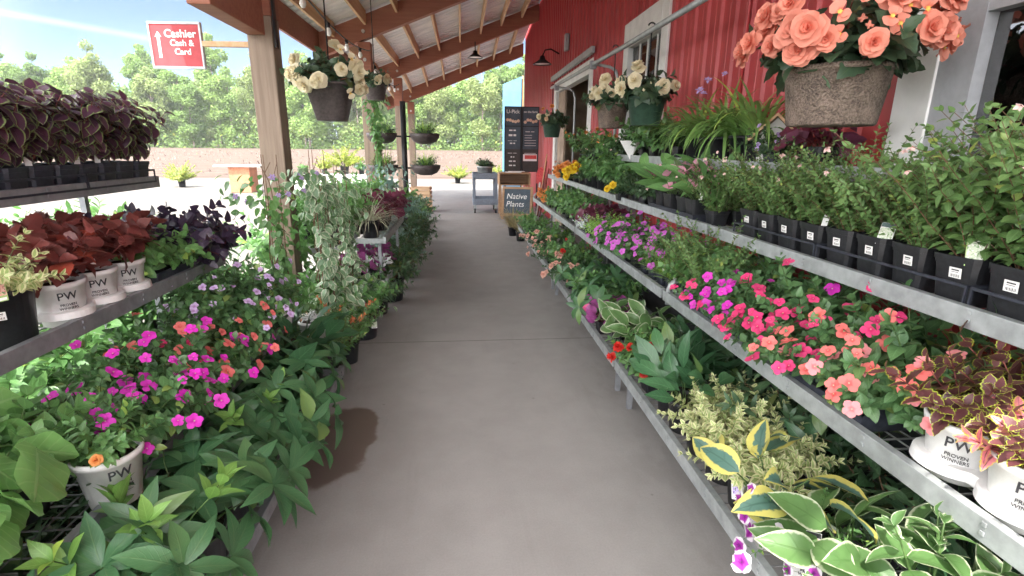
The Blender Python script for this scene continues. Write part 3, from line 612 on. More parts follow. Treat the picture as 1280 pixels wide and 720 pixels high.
CNT = {}
def potted(species, x, y, z, label, potkey='quart', s=1.0, rz=None, fl=None, nf=0, fs=1.0, facing=(0,0), tagk=None, cat='potted plant', group=None, name=None,
           sticker=False, var=None, extra=None, potscale=1.0, tagrot=0.0, tagoff=None, lift=.0, pwrot=0.0, sz=1.0):
    """one plant in its pot: pot (> soil, price sticker, printing), foliage, flowers, plant tag"""
    k = CNT.get(species, 0); CNT[species] = k+1
    rv = random.Random(len(species)*7919+sum(map(ord, species))*31+k*101)
    rz = rv.uniform(0, 6.28) if rz is None else rz
    root = thing(name or 'potted_plant', label, cat, (x,y,z), 0, group)
    root.rotation_euler = (rv.uniform(-.025,.025), rv.uniform(-.025,.025), rv.uniform(-.07,.07))
    p = POT[potkey]
    prot = 0 if p['shape'] == 's' else rv.uniform(0,6.28)
    po = link('pot', p['me'], root, (0,0,0), (0,0,0), potscale); link('soil', p['soil'], po)
    H = p['h']*potscale
    g = G[species]; me, tips, dirs = g[(k if var is None else var) % len(g)]
    link('foliage', me, root, (0,0,H-.02+lift), (0,0,rz), (s,s,s*sz))
    cr, sr = math.cos(rz), math.sin(rz)
    if extra:
        for (sp2, s2, dz) in extra:
            link('foliage', G[sp2][k % len(G[sp2])][0], root, (0,0,H-.02+dz), (0,0,rz+1), s2)
    if fl and nf:
        kinds = fl if isinstance(fl, (list, tuple)) else [fl]
        idx = list(range(len(tips))); w = []
        for i in idx:
            t_ = tips[i]; wx, wy = cr*t_[0]-sr*t_[1], sr*t_[0]+cr*t_[1]
            w.append((wx*facing[0]+wy*facing[1])*3 + t_[2]*1.2 + rv.uniform(-.10,.10))
        idx.sort(key=lambda i: -w[i]); used = []
        for j in range(nf):
            i = idx[j % max(1, min(len(idx), nf))]
            t_ = tips[i]*s; d_ = dirs[i]
            loc = Vector((cr*t_[0]-sr*t_[1], sr*t_[0]+cr*t_[1], t_[2]*sz+H-.02+lift)); dv = Vector((cr*d_[0]-sr*d_[1], sr*d_[0]+cr*d_[1], d_[2]))
            dv = (dv*.7 + Vector((facing[0]*.7, facing[1]*.7, .55)) + Vector((rv.uniform(-.55,.55), rv.uniform(-.55,.55), rv.uniform(-.3,.35)))).normalized()
            loc = loc + dv*.022*s + Vector((rv.uniform(-.03,.03), rv.uniform(-.03,.03), rv.uniform(-.01,.012)))*(1 if j < len(idx) else 2)*s
            q = dv.to_track_quat('Z', 'Y').to_euler(); q.rotate_axis('Z', rv.uniform(0,6.28))
            link('flower', FL[kinds[j % len(kinds)]], root, loc, q, fs*rv.uniform(.62,1.15))
    yaw = math.atan2(-x, y)  # pot faces towards the walkway's near end
    if potkey == 'pw':
        a = yaw + pwrot
        for me_, zz in ((PW1, .118), (PW2, .078), (PW3, .055)): link('printing', me_, po, (0,0,zz), (R_(0),0,a))
    if sticker:
        r = p['r']*.93
        if p['shape'] == 's':
            sx = 1 if x < 0 else -1
            sl = math.atan((p['r']-p['rb'])/p['h']); f_ = .72
            rr = (p['rb']+(p['r']-p['rb'])*f_)+.0015
            link('price_sticker', STK, po, (sx*rr, rv.uniform(-.02,.0), p['h']*f_-.008), (0,0,0)).rotation_euler = (Matrix.Rotation(sx*R_(90),3,'Z') @ Matrix.Rotation(sl,3,'X')).to_euler()
        else:
            a = yaw + rv.uniform(-.3,.3); f_ = .62; rr = p['rb']+(p['r']-p['rb'])*f_+.002
            d = Vector((math.sin(a), -math.cos(a), 0))
            link('price_sticker', STK, po, d*rr+Vector((0,0,p['h']*f_)), (R_(6),0,a))
    if tagk:
        a = yaw + tagrot
        d = Vector((math.sin(a), -math.cos(a), 0)); off = tagoff or (0,0,0)
        link('plant_tag', TAG[tagk], root, d*p['r']*.92+Vector((off[0],off[1],H-.025+off[2])), (R_(-8),R_(rv.uniform(-9,9)),a))
    return root
ORD = 'first second third fourth fifth sixth seventh eighth ninth tenth eleventh twelfth thirteenth fourteenth fifteenth sixteenth'.split()
def ordn(i): return ORD[i]

# ------------------------------------------------------------------ world, sun, camera
SUN_EL, SUN_AZ = 58.0, 205.0   # azimuth of the sun, clockwise from +Y: behind the camera, a little to the left
w = bpy.data.worlds.new('World'); sc.world = w; w.use_nodes = True
t = NT(w.node_tree); bg = w.node_tree.nodes['Background']
sky = t.node('ShaderNodeTexSky', sky_type='NISHITA'); sky.sun_disc = False
sky.sun_elevation = R_(SUN_EL); sky.sun_rotation = R_(SUN_AZ); sky.air_density = .55; sky.dust_density = .0; sky.ozone_density = 2.5
gen = t.node('ShaderNodeTexCoord').outputs['Generated']
def vdot(v):
    n = t.node('ShaderNodeVectorMath', operation='DOT_PRODUCT'); t.l.new(gen, n.inputs[0]); n.inputs[1].default_value = v; return n.outputs['Value']
d1 = Vector((-.5865, .7939, .1603)).normalized(); d2 = Vector((-.4919, .8573, .1518)).normalized()
nrm = d1.cross(d2).normalized(); md = (d1+d2).normalized()
off = t.m('ABSOLUTE', vdot(tuple(nrm)))
nz = t.noise(t.map(gen, (5, 5, 30)), 2.0, 4)
tr = t.m('MULTIPLY', t.smooth(off, .007, .0), t.smooth(vdot(tuple(md)), .975, .997))
veil = t.m('MULTIPLY', t.smooth(t.noise(t.map(gen, (1.5, 1.5, 5)), 1.6, 5), .40, .75), .14)
f = t.m('ADD', t.m('MULTIPLY', tr, t.m('ADD', t.m('MULTIPLY', nz, .6), .15)), veil, clamp=True)
side = t.m('MULTIPLY', t.smooth(vdot((-.68, -.68, .25)), -.16, .45), t.m('ADD', .55, t.m('MULTIPLY', t.noise(t.map(gen, (1.5, 1.5, 4)), 2.2, 5), .8)), clamp=True)  # unseen bright cloud sheet added left and behind to fill the shade
skyc = t.mix(side, t.mix(f, sky.outputs[0], (5.5, 5.7, 6.0)), (32, 31.5, 31.5))
t.l.new(skyc, bg.inputs['Color']); bg.inputs['Strength'].default_value = .05
sun = bpy.data.lights.new('sun', 'SUN'); sun.energy = 2.1; sun.angle = R_(.53); sun.color = (1, .95, .87)
so = link('sun', sun)
az = R_(SUN_AZ); el = R_(SUN_EL)
to_sun = Vector((math.sin(az)*math.cos(el), math.cos(az)*math.cos(el), math.sin(el)))
so.rotation_euler = to_sun.to_track_quat('Z', 'Y').to_euler()
cam = bpy.data.cameras.new('camera'); co = link('camera', cam); sc.camera = co
cam.sensor_width = 36; cam.lens = 650/1280*36; cam.clip_start = .05; cam.clip_end = 3000
RIGHT, FWD, UP = Vector((0.995604, -0.093112, 0.010107)), Vector((0.092503, 0.960675, -0.261815)), Vector((0.014669, 0.261599, 0.965065))
co.matrix_world = Matrix(((RIGHT.x, UP.x, -FWD.x, 0), (RIGHT.y, UP.y, -FWD.y, 0), (RIGHT.z, UP.z, -FWD.z, 1.55), (0,0,0,1)))
sc.view_settings.view_transform = 'Standard'; sc.view_settings.look = 'None'; sc.view_settings.gamma = 1
sc.view_settings.exposure = 2.32
sc.cycles.use_denoising = True
sc.cycles.max_bounces = 7; sc.cycles.diffuse_bounces = 4; sc.cycles.transparent_max_bounces = 12
sc.cycles.use_adaptive_sampling = True; sc.cycles.adaptive_threshold = .02
sc.cycles.caustics_reflective = False; sc.cycles.caustics_refractive = False

# ------------------------------------------------------------------ ground
def sheet(name, x0, x1, y0, y1, z, mat, nx=1, ny=1, zf=None):
    b = MB()
    vs = [(x0+(x1-x0)*i/nx, y0+(y1-y0)*j/ny, z if zf is None else z+zf(x0+(x1-x0)*i/nx, y0+(y1-y0)*j/ny)) for j in range(ny+1) for i in range(nx+1)]
    b.add(vs, [(j*(nx+1)+i, j*(nx+1)+i+1, (j+1)*(nx+1)+i+1, (j+1)*(nx+1)+i) for j in range(ny) for i in range(nx)])
    return struct(name, b.mesh(name, mat))
sheet('ground', -700, 700, -300, 900, -.055, M['gravel'])
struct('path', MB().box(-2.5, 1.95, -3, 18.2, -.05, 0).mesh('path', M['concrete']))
sheet('paved_yard', -2.2, 16, 18.2, 22.5, -.012, M['concrete'])
rise = lambda x, y: .9*max(0, (y-30)/55)
sheet('field', -190, 190, 27, 120, -.045, M['field'], 8, 24, rise)

# ------------------------------------------------------------------ trees behind the field
def crown_mesh(seed, h, rx, mat, n=10000, base=.10, q=.40):
    r = np.random.default_rng(seed); parts = []
    k = 26
    zc = base*h + (h*.80-base*h)*r.uniform(0,1,k)**.85
    prof_ = np.sin(np.pi*np.clip((zc/h-.02)/1.05, 0, 1))**.6
    an = r.uniform(0,6.28,k); rad = rx*prof_*r.uniform(.25,.85,k)
    C = np.stack([np.cos(an)*rad, np.sin(an)*rad, zc], -1); S = rx*r.uniform(.26,.52,k)*(.6+.4*prof_)
    C[0] = (0,0,h*.9); S[0] = rx*.28
    i = r.choice(k, n, p=S**2/np.sum(S**2)); d = unit(r.normal(0,1,(n,3)))
    P = C[i] + d*(S[i]*r.uniform(.55,1.08,n))[:,None]*np.array([1,1,.85])
    N = unit(d*.5 + r.normal(0,.8,(n,3)) + np.array([0,0,.35])); D = unit(np.cross(N, r.normal(0,1,(n,3))))
    ln = r.uniform(q*.6, q*1.3, n)
    V,F,UV,RN = leaf_geo(P, D, N, ln, np.full(n,.42), np.full(n,.6), np.full(n,.2), 'ovate', 2, 1, 0, r)
    RN = np.repeat((.65*r.uniform(0,1,k)[i]+.35*r.uniform(0,1,n)), 6)
    return np_mesh('crown', [(V,F,UV,RN,0)], [mat], False), C
def trunk_mesh(seed, h, C, r0=.22, base=0):
    r = np.random.default_rng(seed); b = MB()
    pts = [(r.normal(0,.12)*(z/h), r.normal(0,.12)*(z/h), z) for z in np.linspace(-.3, h*.86, 9)]
    b.tube(pts, r0, 7, True, .04)
    for c in C[1:15]:
        z0 = max(h*.16, c[2]-abs(c[0])-.8); a = pts[min(8, int(z0/(h*.86)*8))]
        b.tube([(a[0],a[1],z0), (c[0]*.5,c[1]*.5,(z0+c[2])/2+.1), tuple(c)], .075, 5, True, .02)
    return b.mesh('trunk', M['bark'], True)
LT = [leafmat('tree_leaf_%s' % n, a, b_, vs=0, trans=.3, rough=.6, spec=.2) for n, a, b_ in (('light', (.12,.19,.045), (.19,.27,.07)), ('mid', (.085,.145,.035), (.145,.215,.055)), ('olive', (.135,.18,.05), (.205,.255,.085)))]
TREES = []
for i, (h, rx, mt, base) in enumerate(((17,3.4,0,.14),(19,3.0,1,.2),(15,3.8,2,.1),(21,3.0,0,.24),(14,3.2,1,.08),(18.5,3.6,2,.17))):
    me, C = crown_mesh(40+i, h, rx, LT[mt], base=base); TREES.append((me, trunk_mesh(70+i, h, C), h))
TDESC = ['light green rounded tree', 'tall mid green tree', 'broad olive green tree', 'tallest airy light green tree', 'low dark green tree', 'pale olive tree']
rt = random.Random(5)
def tree(i, x, y, s, label, group):
    me, tm, h = TREES[i]
    t_ = thing('broadleaf_tree', label, 'tree', (x, y, .8), rt.uniform(0,6.28), group)
    link('trunk', tm, t_, scale=s); link('crown', me, t_, scale=s)
# pixel columns are only used here to give every tree a place along the row
xs = np.linspace(-108, 28, 44)
order = [2,0,5,1,0,2,4,0,5,3,1,5,3,1,0,2,0,5,1,2,0,4,3,0,5,2,1,0,2,5,3,1,0,2,0,5,1,0,3,2,5,0,1,2]
seen = {}
for k, x in enumerate(xs):
    i = order[k]; y = 92 + rt.uniform(-5, 5)
    s = rt.uniform(.74, .88)
    tree(i, x+rt.uniform(-1.2,1.2), y, s, f'{TDESC[i]}, number {k+1} from the left, front row behind the field', 'front row of the tree line')
xs = np.linspace(-120, 34, 24)
for k, x in enumerate(xs):
    i = rt.choice([0,1,3,5,2]); tree(i, x+rt.uniform(-2,2), 106+rt.uniform(-4,4), rt.uniform(.82,.98), f'{TDESC[i]}, number {k+1} from the left, rear row behind the field', 'rear row of the tree line')
# undergrowth and the wood behind as one mass
r = np.random.default_rng(9); n = 30000
P = np.stack([r.uniform(-125,40,n), 89+r.uniform(-2,6,n), .8+np.abs(r.normal(0,2.0,n))], -1); P[:,2] *= (.75+.4*np.sin(P[:,0]*.35)+.2*np.sin(P[:,0]*1.3)); P[:,2] = np.maximum(P[:,2], .5)
N = unit(r.normal(0,.8,(n,3))+np.array([0,-.3,.6])); D = unit(np.cross(N, r.normal(0,1,(n,3))))
V,F,UV,RN = leaf_geo(P, D, N, r.uniform(.25,.55,n), np.full(n,.42), np.full(n,.6), np.full(n,.2), 'ovate', 2, 1, 0, r)
tag(link('undergrowth', np_mesh('undergrowth', [(V,F,UV,RN,0)], [LT[1]], False)), 'green undergrowth along the foot of the tree line', 'undergrowth', None, 'stuff')
n = 80000
P = np.stack([r.uniform(-150,60,n), 116+r.uniform(0,10,n), 0.5+14*r.uniform(0,1,n)**.85], -1); P[:,2] *= (.9+.12*np.sin(P[:,0]*.21)+.1*np.sin(P[:,0]*.63+1))
N = unit(r.normal(0,.8,(n,3))+np.array([0,-.3,.5])); D = unit(np.cross(N, r.normal(0,1,(n,3))))
V,F,UV,RN = leaf_geo(P, D, N, r.uniform(.5,1.15,n), np.full(n,.45), np.full(n,.6), np.full(n,.2), 'ovate', 2, 1, 0, r)
tag(link('woodland', np_mesh('woodland', [(V,F,UV,RN,0)], [LT[1]], False)), 'deeper woodland behind the rows of trees', 'woodland', None, 'stuff')
# low dry growth in the field rows
n = 3500
P = np.stack([r.uniform(-75,25,n), 29+np.floor(r.uniform(0,20,n))*2.2+r.normal(0,.14,n), np.zeros(n)], -1); P[:,2] = [rise(0,y)-.03 for y in P[:,1]]
D = unit(r.normal(0,.5,(n,3))+np.array([0,0,1.0])); N = unit(r.normal(0,1,(n,3)))
LT.append(leafmat('dry_growth', (.14,.10,.07), (.20,.155,.115), vs=0, rough=.8))
V,F,UV,RN = leaf_geo(P, D, N, r.uniform(.12,.34,n), np.full(n,.2), np.full(n,.6), np.full(n,.2), 'ovate', 2, 1, 0, r)
tag(link('field_growth', np_mesh('field_growth', [(V,F,UV,RN,0)], [LT[-1]], False)), 'low brown growth in rows across the field', 'field growth', None, 'stuff')

# ------------------------------------------------------------------ red building
XW = 1.95
bld = thing('red_farm_shop', 'long red metal-sided farm shop building along the right of the walkway', 'building', (XW, 7, 0))
def part(name, me, parent=bld, bev=0):
    o = link(name, me, parent); o.matrix_parent_inverse = Matrix.Translation(-Vector(parent.location)) if parent.parent is None else Matrix.Identity(4)
    if bev: bevel(o, bev)
    return o
def siding(b, y0, y1, z0, z1):
    pitch = .2286; ys = []
    k = math.ceil(y0/pitch)-1; pts = [(y0, 0)]
    while k*pitch < y1+pitch:
        c = k*pitch
        for dy, dx in ((-.03,0),(-.014,-.02),(.014,-.02),(.03,0),(.095,0),(.10,-.004),(.118,-.004),(.123,0)):
            y = c+dy
            if y0 < y < y1: pts.append((y, dx))
        k += 1
    pts.append((y1, 0)); n = len(pts)
    b.add([(XW+dx, y, z0) for y, dx in pts]+[(XW+dx, y, z1) for y, dx in pts], [(i, i+n, i+1+n, i+1) for i in range(n-1)])
ZT = 4.92
b = MB()
OP = [(-.6,2.1,1.12,2.12), (5.3,6.34,1.55,2.66), (8.25,11.05,0,2.62)]
y = -1.6
for (a, c, z0, z1) in OP:
    siding(b, y, a, -.05, ZT); siding(b, a, c, z1, ZT)
    if z0 > 0: siding(b, a, c, -.05, z0)
    y = c
siding(b, y, 16.72, -.05, ZT)
part('wall', b.mesh('wall', M['siding']))
part('end_wall', MB().box(XW+.02, 9, 16.62, 16.70, -.05, ZT+.3).box(XW+.02, 9, -1.6, -1.5, -.05, ZT+.3).box(8.9, 9, -1.5, 16.62, -.05, ZT+.3).mesh('end_wall', M['siding']))
part('corner_trim', MB().box(XW-.03, XW+.12, 16.70, 16.76, -.05, 4.2).mesh('corner_trim', M['white_paint']), bev=.004)
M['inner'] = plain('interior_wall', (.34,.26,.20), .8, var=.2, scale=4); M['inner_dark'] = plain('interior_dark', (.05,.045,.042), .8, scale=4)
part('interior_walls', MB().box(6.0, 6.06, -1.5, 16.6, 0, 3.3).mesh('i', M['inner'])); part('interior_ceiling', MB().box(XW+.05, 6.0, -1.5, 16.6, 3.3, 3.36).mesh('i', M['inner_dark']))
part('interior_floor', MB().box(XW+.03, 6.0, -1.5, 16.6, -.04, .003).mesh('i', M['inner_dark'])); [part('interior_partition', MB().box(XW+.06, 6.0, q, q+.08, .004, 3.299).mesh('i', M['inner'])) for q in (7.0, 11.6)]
part('main_roof', MB().add([(XW-.05,-1.9,5.05),(XW-.05,17.0,5.05),(5.5,17.0,6.6),(5.5,-1.9,6.6),(9.2,17.0,5.05),(9.2,-1.9,5.05)], [(0,1,2,3),(3,2,4,5)]).mesh('main_roof', M['galv_dark']))
def framed(name, y0, y1, z0, z1, tw, tt, mat, depth=.03, sill=True, st=None):
    """white boards round an opening, butted end to end"""
    b = MB(); x0, x1 = XW-depth, XW+.10; st = tw if st is None else st
    b.box(x0, x1, y0-tw, y0, z0-(st if sill else 0), z1+tt); b.box(x0, x1, y1, y1+tw, z0-(st if sill else 0), z1+tt)
    b.box(x0-.004, x1, y0, y1, z1, z1+tt)
    if sill: b.box(x0-.004, x1, y0, y1, z0-st, z0)
    o = part(name, b.mesh(name, mat)); bevel(o, .004); return o
# small upper window
fo = framed('window', 5.3, 6.34, 1.55, 2.66, .17, .27, M['white_paint'])
def sub(name, me, par): return link(name, me, par)
def pane(par, y0, y1, z0, z1): sub('pane', MB().box(XW+.035, XW+.041, y0, y1, z0, z1).mesh('pane', M['glass']), par)
pane(fo, 5.3, 6.34, 1.55, 2.66)
sub('sash', MB().box(XW+.02, XW+.034, 5.3, 6.34, 2.13, 2.16).box(XW+.02, XW+.034, 5.80, 5.825, 2.16, 2.66).box(XW+.02, XW+.034, 6.06, 6.08, 2.16, 2.66).box(XW+.02,XW+.034,5.52,5.54,2.16,2.66).mesh('sash', M['white_paint']), fo)
# big near window
fo = framed('window', -.6, 2.1, 1.12, 2.12, .19, .2, M['white_paint'], st=.05)
b = MB()
for (y0, y1) in ((-.6,.78),(.78,2.1)):
    b.box(XW-.02, XW+.034, y0, y0+.05, 1.12, 2.12).box(XW-.02, XW+.034, y1-.16, y1, 1.12, 2.12).box(XW-.016, XW+.034, y0+.05, y1-.16, 2.05, 2.12).box(XW-.016, XW+.034, y0+.05, y1-.16, 1.12, 1.18)
sub('sash', b.mesh('sash', M['grey_vinyl']), fo); pane(fo, -.55, .62, 1.18, 2.05); pane(fo, .83, 1.94, 1.18, 2.05)
# shop doorway with its sliding door pushed aside
fo = framed('doorway', 8.25, 11.05, 0, 2.62, .24, .2, M['white_paint'], sill=False)
sub('door', MB().box(XW+.02, XW+.06, 10.35, 11.0, .02, 2.6).mesh('door', M['inner']), fo)
part('door_track', MB().box(XW-.09, XW-.035, 7.9, 11.4, 2.86, 2.95).mesh('door_track', M['galv']), bev=.004)
part('conduit', MB().tube([(XW-.035, 3.66, 1.0), (XW-.035, 3.66, 4.6)], .012, 8).mesh('conduit', M['siding'], True))
part('junction_box', MB().box(XW-.09, XW-.021, 9.9, 10.05, 3.22, 3.5).mesh('jb', M['grey_vinyl']), bev=.01)
# lights and furniture seen through the glass
M['bulb_on'] = emis('lit_lamp', (1, .78, .45), 9)
def pend(x, y, z, lab):
    t_ = thing('pendant_lamp', lab, 'lamp', (x,y,z))
    link('lamp_shade', MB().lathe([(.02,.12),(.05,.10),(.13,.0),(.128,-.004),(.05,.08),(.02,.09)], 20).mesh('s', M['black_metal'], True), t_); link('bulb', MB().lathe([(.001,.05),(.03,.04),(.075,.004),(.05,-.02),(.001,-.028)], 16).mesh('b', M['bulb_on'], True), t_)
    link('cord', MB().tube([(0,0,.11),(0,0,3.3-z)], .005, 6).mesh('c', M['black_metal']), t_)
pend(3.0, 2.8, 2.17, 'glowing lamp inside the shop behind the big near window'); pend(3.2, 9.2, 2.5, 'glowing lamp inside the shop beyond the doorway')
t_ = thing('shop_shelf', 'wooden shelf unit with goods inside the shop doorway', 'shelf', (3.4, 9.6, 0))
b = MB()
for z in (.02,.5,.98,1.46,1.94): b.box(-.25,.25,-1.3,1.3,z,z+.03)
b.box(-.25,.25,-1.34,-1.3,0,2.1).box(-.25,.25,1.3,1.34,0,2.1)
link('shelf', b.mesh('shelf', M['crate']), t_)
rs = random.Random(3); gm = [plain('goods_%d' % i, c, .5) for i, c in enumerate(((.6,.3,.1),(.7,.65,.5),(.15,.3,.2),(.5,.1,.08),(.2,.25,.4)))]
b = MB()
for z in (.53,1.01,1.49):
    y = -1.2
    while y < 1.1:
        ww = rs.uniform(.08,.2); hh = rs.uniform(.1,.3); b.cur = rs.randrange(5); b.box(-.24,.05,y,y+ww,z,z+hh); y += ww+rs.uniform(.02,.08)
link('goods', b.mesh('goods', gm), t_)

# ------------------------------------------------------------------ porch roof on timber frames
def zb(x, y): return 3.24+.39*(x+1.4) - .30*min(1, max(0, (y-13.9)/3.1))   # underside of the sloping beams
porch = thing('porch_roof', 'red timber porch roof with metal sheeting on thick wooden posts', 'porch', (-1.53, 9, 0))
FR = [-.15, 4.53, 9.25, 13.78, 17.04]; XI = -1.44; PWD = .19
def sbox(b, x0, x1, y0, y1, lo, hi):  # box between two sloped surfaces
    b.add([(x0,y0,lo(x0,y0)),(x1,y0,lo(x1,y0)),(x1,y1,lo(x1,y1)),(x0,y1,lo(x0,y1)),(x0,y0,hi(x0,y0)),(x1,y0,hi(x1,y0)),(x1,y1,hi(x1,y1)),(x0,y1,hi(x0,y1))],
        [(0,3,2,1),(4,5,6,7),(0,1,5,4),(1,2,6,5),(2,3,7,6),(3,0,4,7)])
M['bolt'] = plain('bolt_steel', (.55,.52,.50), .4, .5)
for y in FR:
    po = part('post', MB().box(XI-PWD, XI, y, y+PWD, 0, 2.5).mesh('post', M['post']), porch, .008)
    cap = part('post_top', MB().box(XI-PWD-.004, XI+.004, y-.004, y+PWD+.004, 2.5, zb(XI-PWD,y)).mesh('post_top', M['beam']), porch, .006)
    b = MB(); sbox(b, -2.24, XW-.03, y+.02, y+.17, lambda x,q: zb(x,y), lambda x,q: zb(x,y)+.36)
    bo = part('beam', b.mesh('beam', M['beam']), porch, .006)
    b = MB()
    for z in (zb(XI-.1,y)-.10, zb(XI-.1,y)-.42): b.lathe([(.001,.016),(.018,.014),(.024,.0)], 10)
    for z in (zb(XI-.1,y)+.12, zb(XI-.1,y)-.30):
        vs = [(XI-.095+math.cos(a)*.028, y-.016, z+math.sin(a)*.028) for a in np.linspace(0,2*math.pi,10,endpoint=False)]; vs2 = [(v[0], y+.019, v[2]) for v in vs]
        b.add(vs+vs2, [tuple(range(10))]+[(i,i+10,(i+1)%10+10,(i+1)%10) for i in range(10)])
    b.v = b.v[60:] if False else b.v
    bb = MB()
    for z in (zb(XI-.1,y)+.12, zb(XI-.1,y)-.30):
        vs = [(XI-.095+math.cos(a)*.028, y-.016, z+math.sin(a)*.028) for a in np.linspace(0,2*math.pi,10,endpoint=False)]; vs2 = [(v[0], y+.019, v[2]) for v in vs]
        bb.add(vs+vs2, [tuple(range(10))]+[(i,i+10,(i+1)%10+10,(i+1)%10) for i in range(10)])
    part('bolt', bb.mesh('bolt', M['bolt']), porch)
ends = [(-.9, FR[0]+.02)] + [(FR[i]+.17, FR[i+1]+.02) for i in range(4)] + [(FR[4]+.17, 17.75)]
for (y0, y1) in ends:
    for x in np.arange(-2.0, 1.8, .5):
        b = MB(); sbox(b, x-.02, x+.02, y0, y1, lambda a,q: zb(x,q)+.20, lambda a,q: zb(a,q)+.40); part('purlin', b.mesh('purlin', M['purlin']), porch)
b = MB(); pts = []
y = -.9
while y < 17.8:
    for dy, dz in ((0,0),(.085,0),(.10,.022),(.128,.022),(.143,0)): pts.append((y+dy, dz))
    y += .2286
def zr(x, y): return zb(x, y)+.41
n = len(pts); b.add([(-2.42, y, zr(-2.42,y)+dz) for y, dz in pts]+[(XW-.03, y, zr(XW-.03,y)+dz) for y, dz in pts], [(i, i+n, i+1+n, i+1) for i in range(n-1)])
part('roof_sheet', b.mesh('roof_sheet', M['roof']), porch)
b = MB(); sbox(b, -2.29, -2.25, -.9, 13.87, lambda x,q: zb(-2.25,q)+.05, lambda x,q: zb(-2.25,q)+.39); sbox(b, -2.29, -2.25, 13.87, 17.75, lambda x,q: zb(-2.25,q)+.05, lambda x,q: zb(-2.25,q)+.39)
part('fascia', b.mesh('fascia', M['beam']), porch)
b = MB(); b.box(-1.63, -1.49, 3.62, 4.528, 2.36, 2.82); part('header_beam', b.mesh('header_beam', M['beam']), porch, .006)
part('strap', MB().box(XI+.005, XI+.02, 4.55, 4.60, 2.28, 3.1).mesh('strap', M['black_metal']), porch)
# porch lamps and string lights
M['bulb_off'] = plain('frosted_bulb', (.82,.80,.76), .25, var=.03)
def barn_lamp(lab, loc, up):
    t_ = thing('barn_lamp', lab, 'lamp', loc)
    link('lamp_shade', MB().lathe([(.025,.16),(.045,.15),(.06,.09),(.16,.02),(.19,0),(.187,-.003),(.15,.012),(.03,.07)], 28).mesh('s', M['black_metal'], True), t_)
    link('diffuser', MB().lathe([(.001,.004),(.145,.012)], 24).mesh('d', M['bulb_off'], True), t_); link('mount', MB().tube(up, .014, 8).mesh('m', M['black_metal'], True), t_)
barn_lamp('black barn lamp hanging under the third porch beam', (.36, 13.6, 3.62), [(0,0,.15),(0,.02,.36)])
barn_lamp('grey barn lamp on a curved arm on the red wall above the doorway', (1.6, 10.9, 3.12), [(0,0,.15),(.05,0,.26),(.16,0,.28),(.33,0,.2)])
sl = thing('string_lights', 'black festoon cable with clear bulbs strung under the porch eaves', 'string lights', (-1.3, 4.5, 3.1))
def cat_(p, q, sag, n=14): return [(p[0]+(q[0]-p[0])*i/n, p[1]+(q[1]-p[1])*i/n, p[2]+(q[2]-p[2])*i/n - sag*4*(i/n)*(1-i/n)) for i in range(n+1)]
runs = [cat_((-1.41,4.74,2.95),(-1.44,9.24,3.02),.16), cat_((-1.38,4.55,3.0),(-.9,4.62,3.42),.05), cat_((-1.5,9.45,3.0),(-1.5,13.75,3.0),.2)]
b = MB()
for p in runs: b.tube(p, .009, 5)
cb = part('cable', b.mesh('cable', M['black_metal']), sl)
bm_ = MB().lathe([(.001,-.135),(.018,-.13),(.031,-.10),(.028,-.075),(.016,-.05)], 14).mesh('bulb', M['bulb_off'], True); sk = MB().lathe([(.016,-.052),(.02,-.045),(.02,0),(.001,.004)], 12).mesh('socket', M['black_metal'], True)
for p in runs:
    for i in (2, 5, 8, 11):
        o = part('bulb', bm_, sl); o.location = p[i]; s2 = link('socket', sk, o)

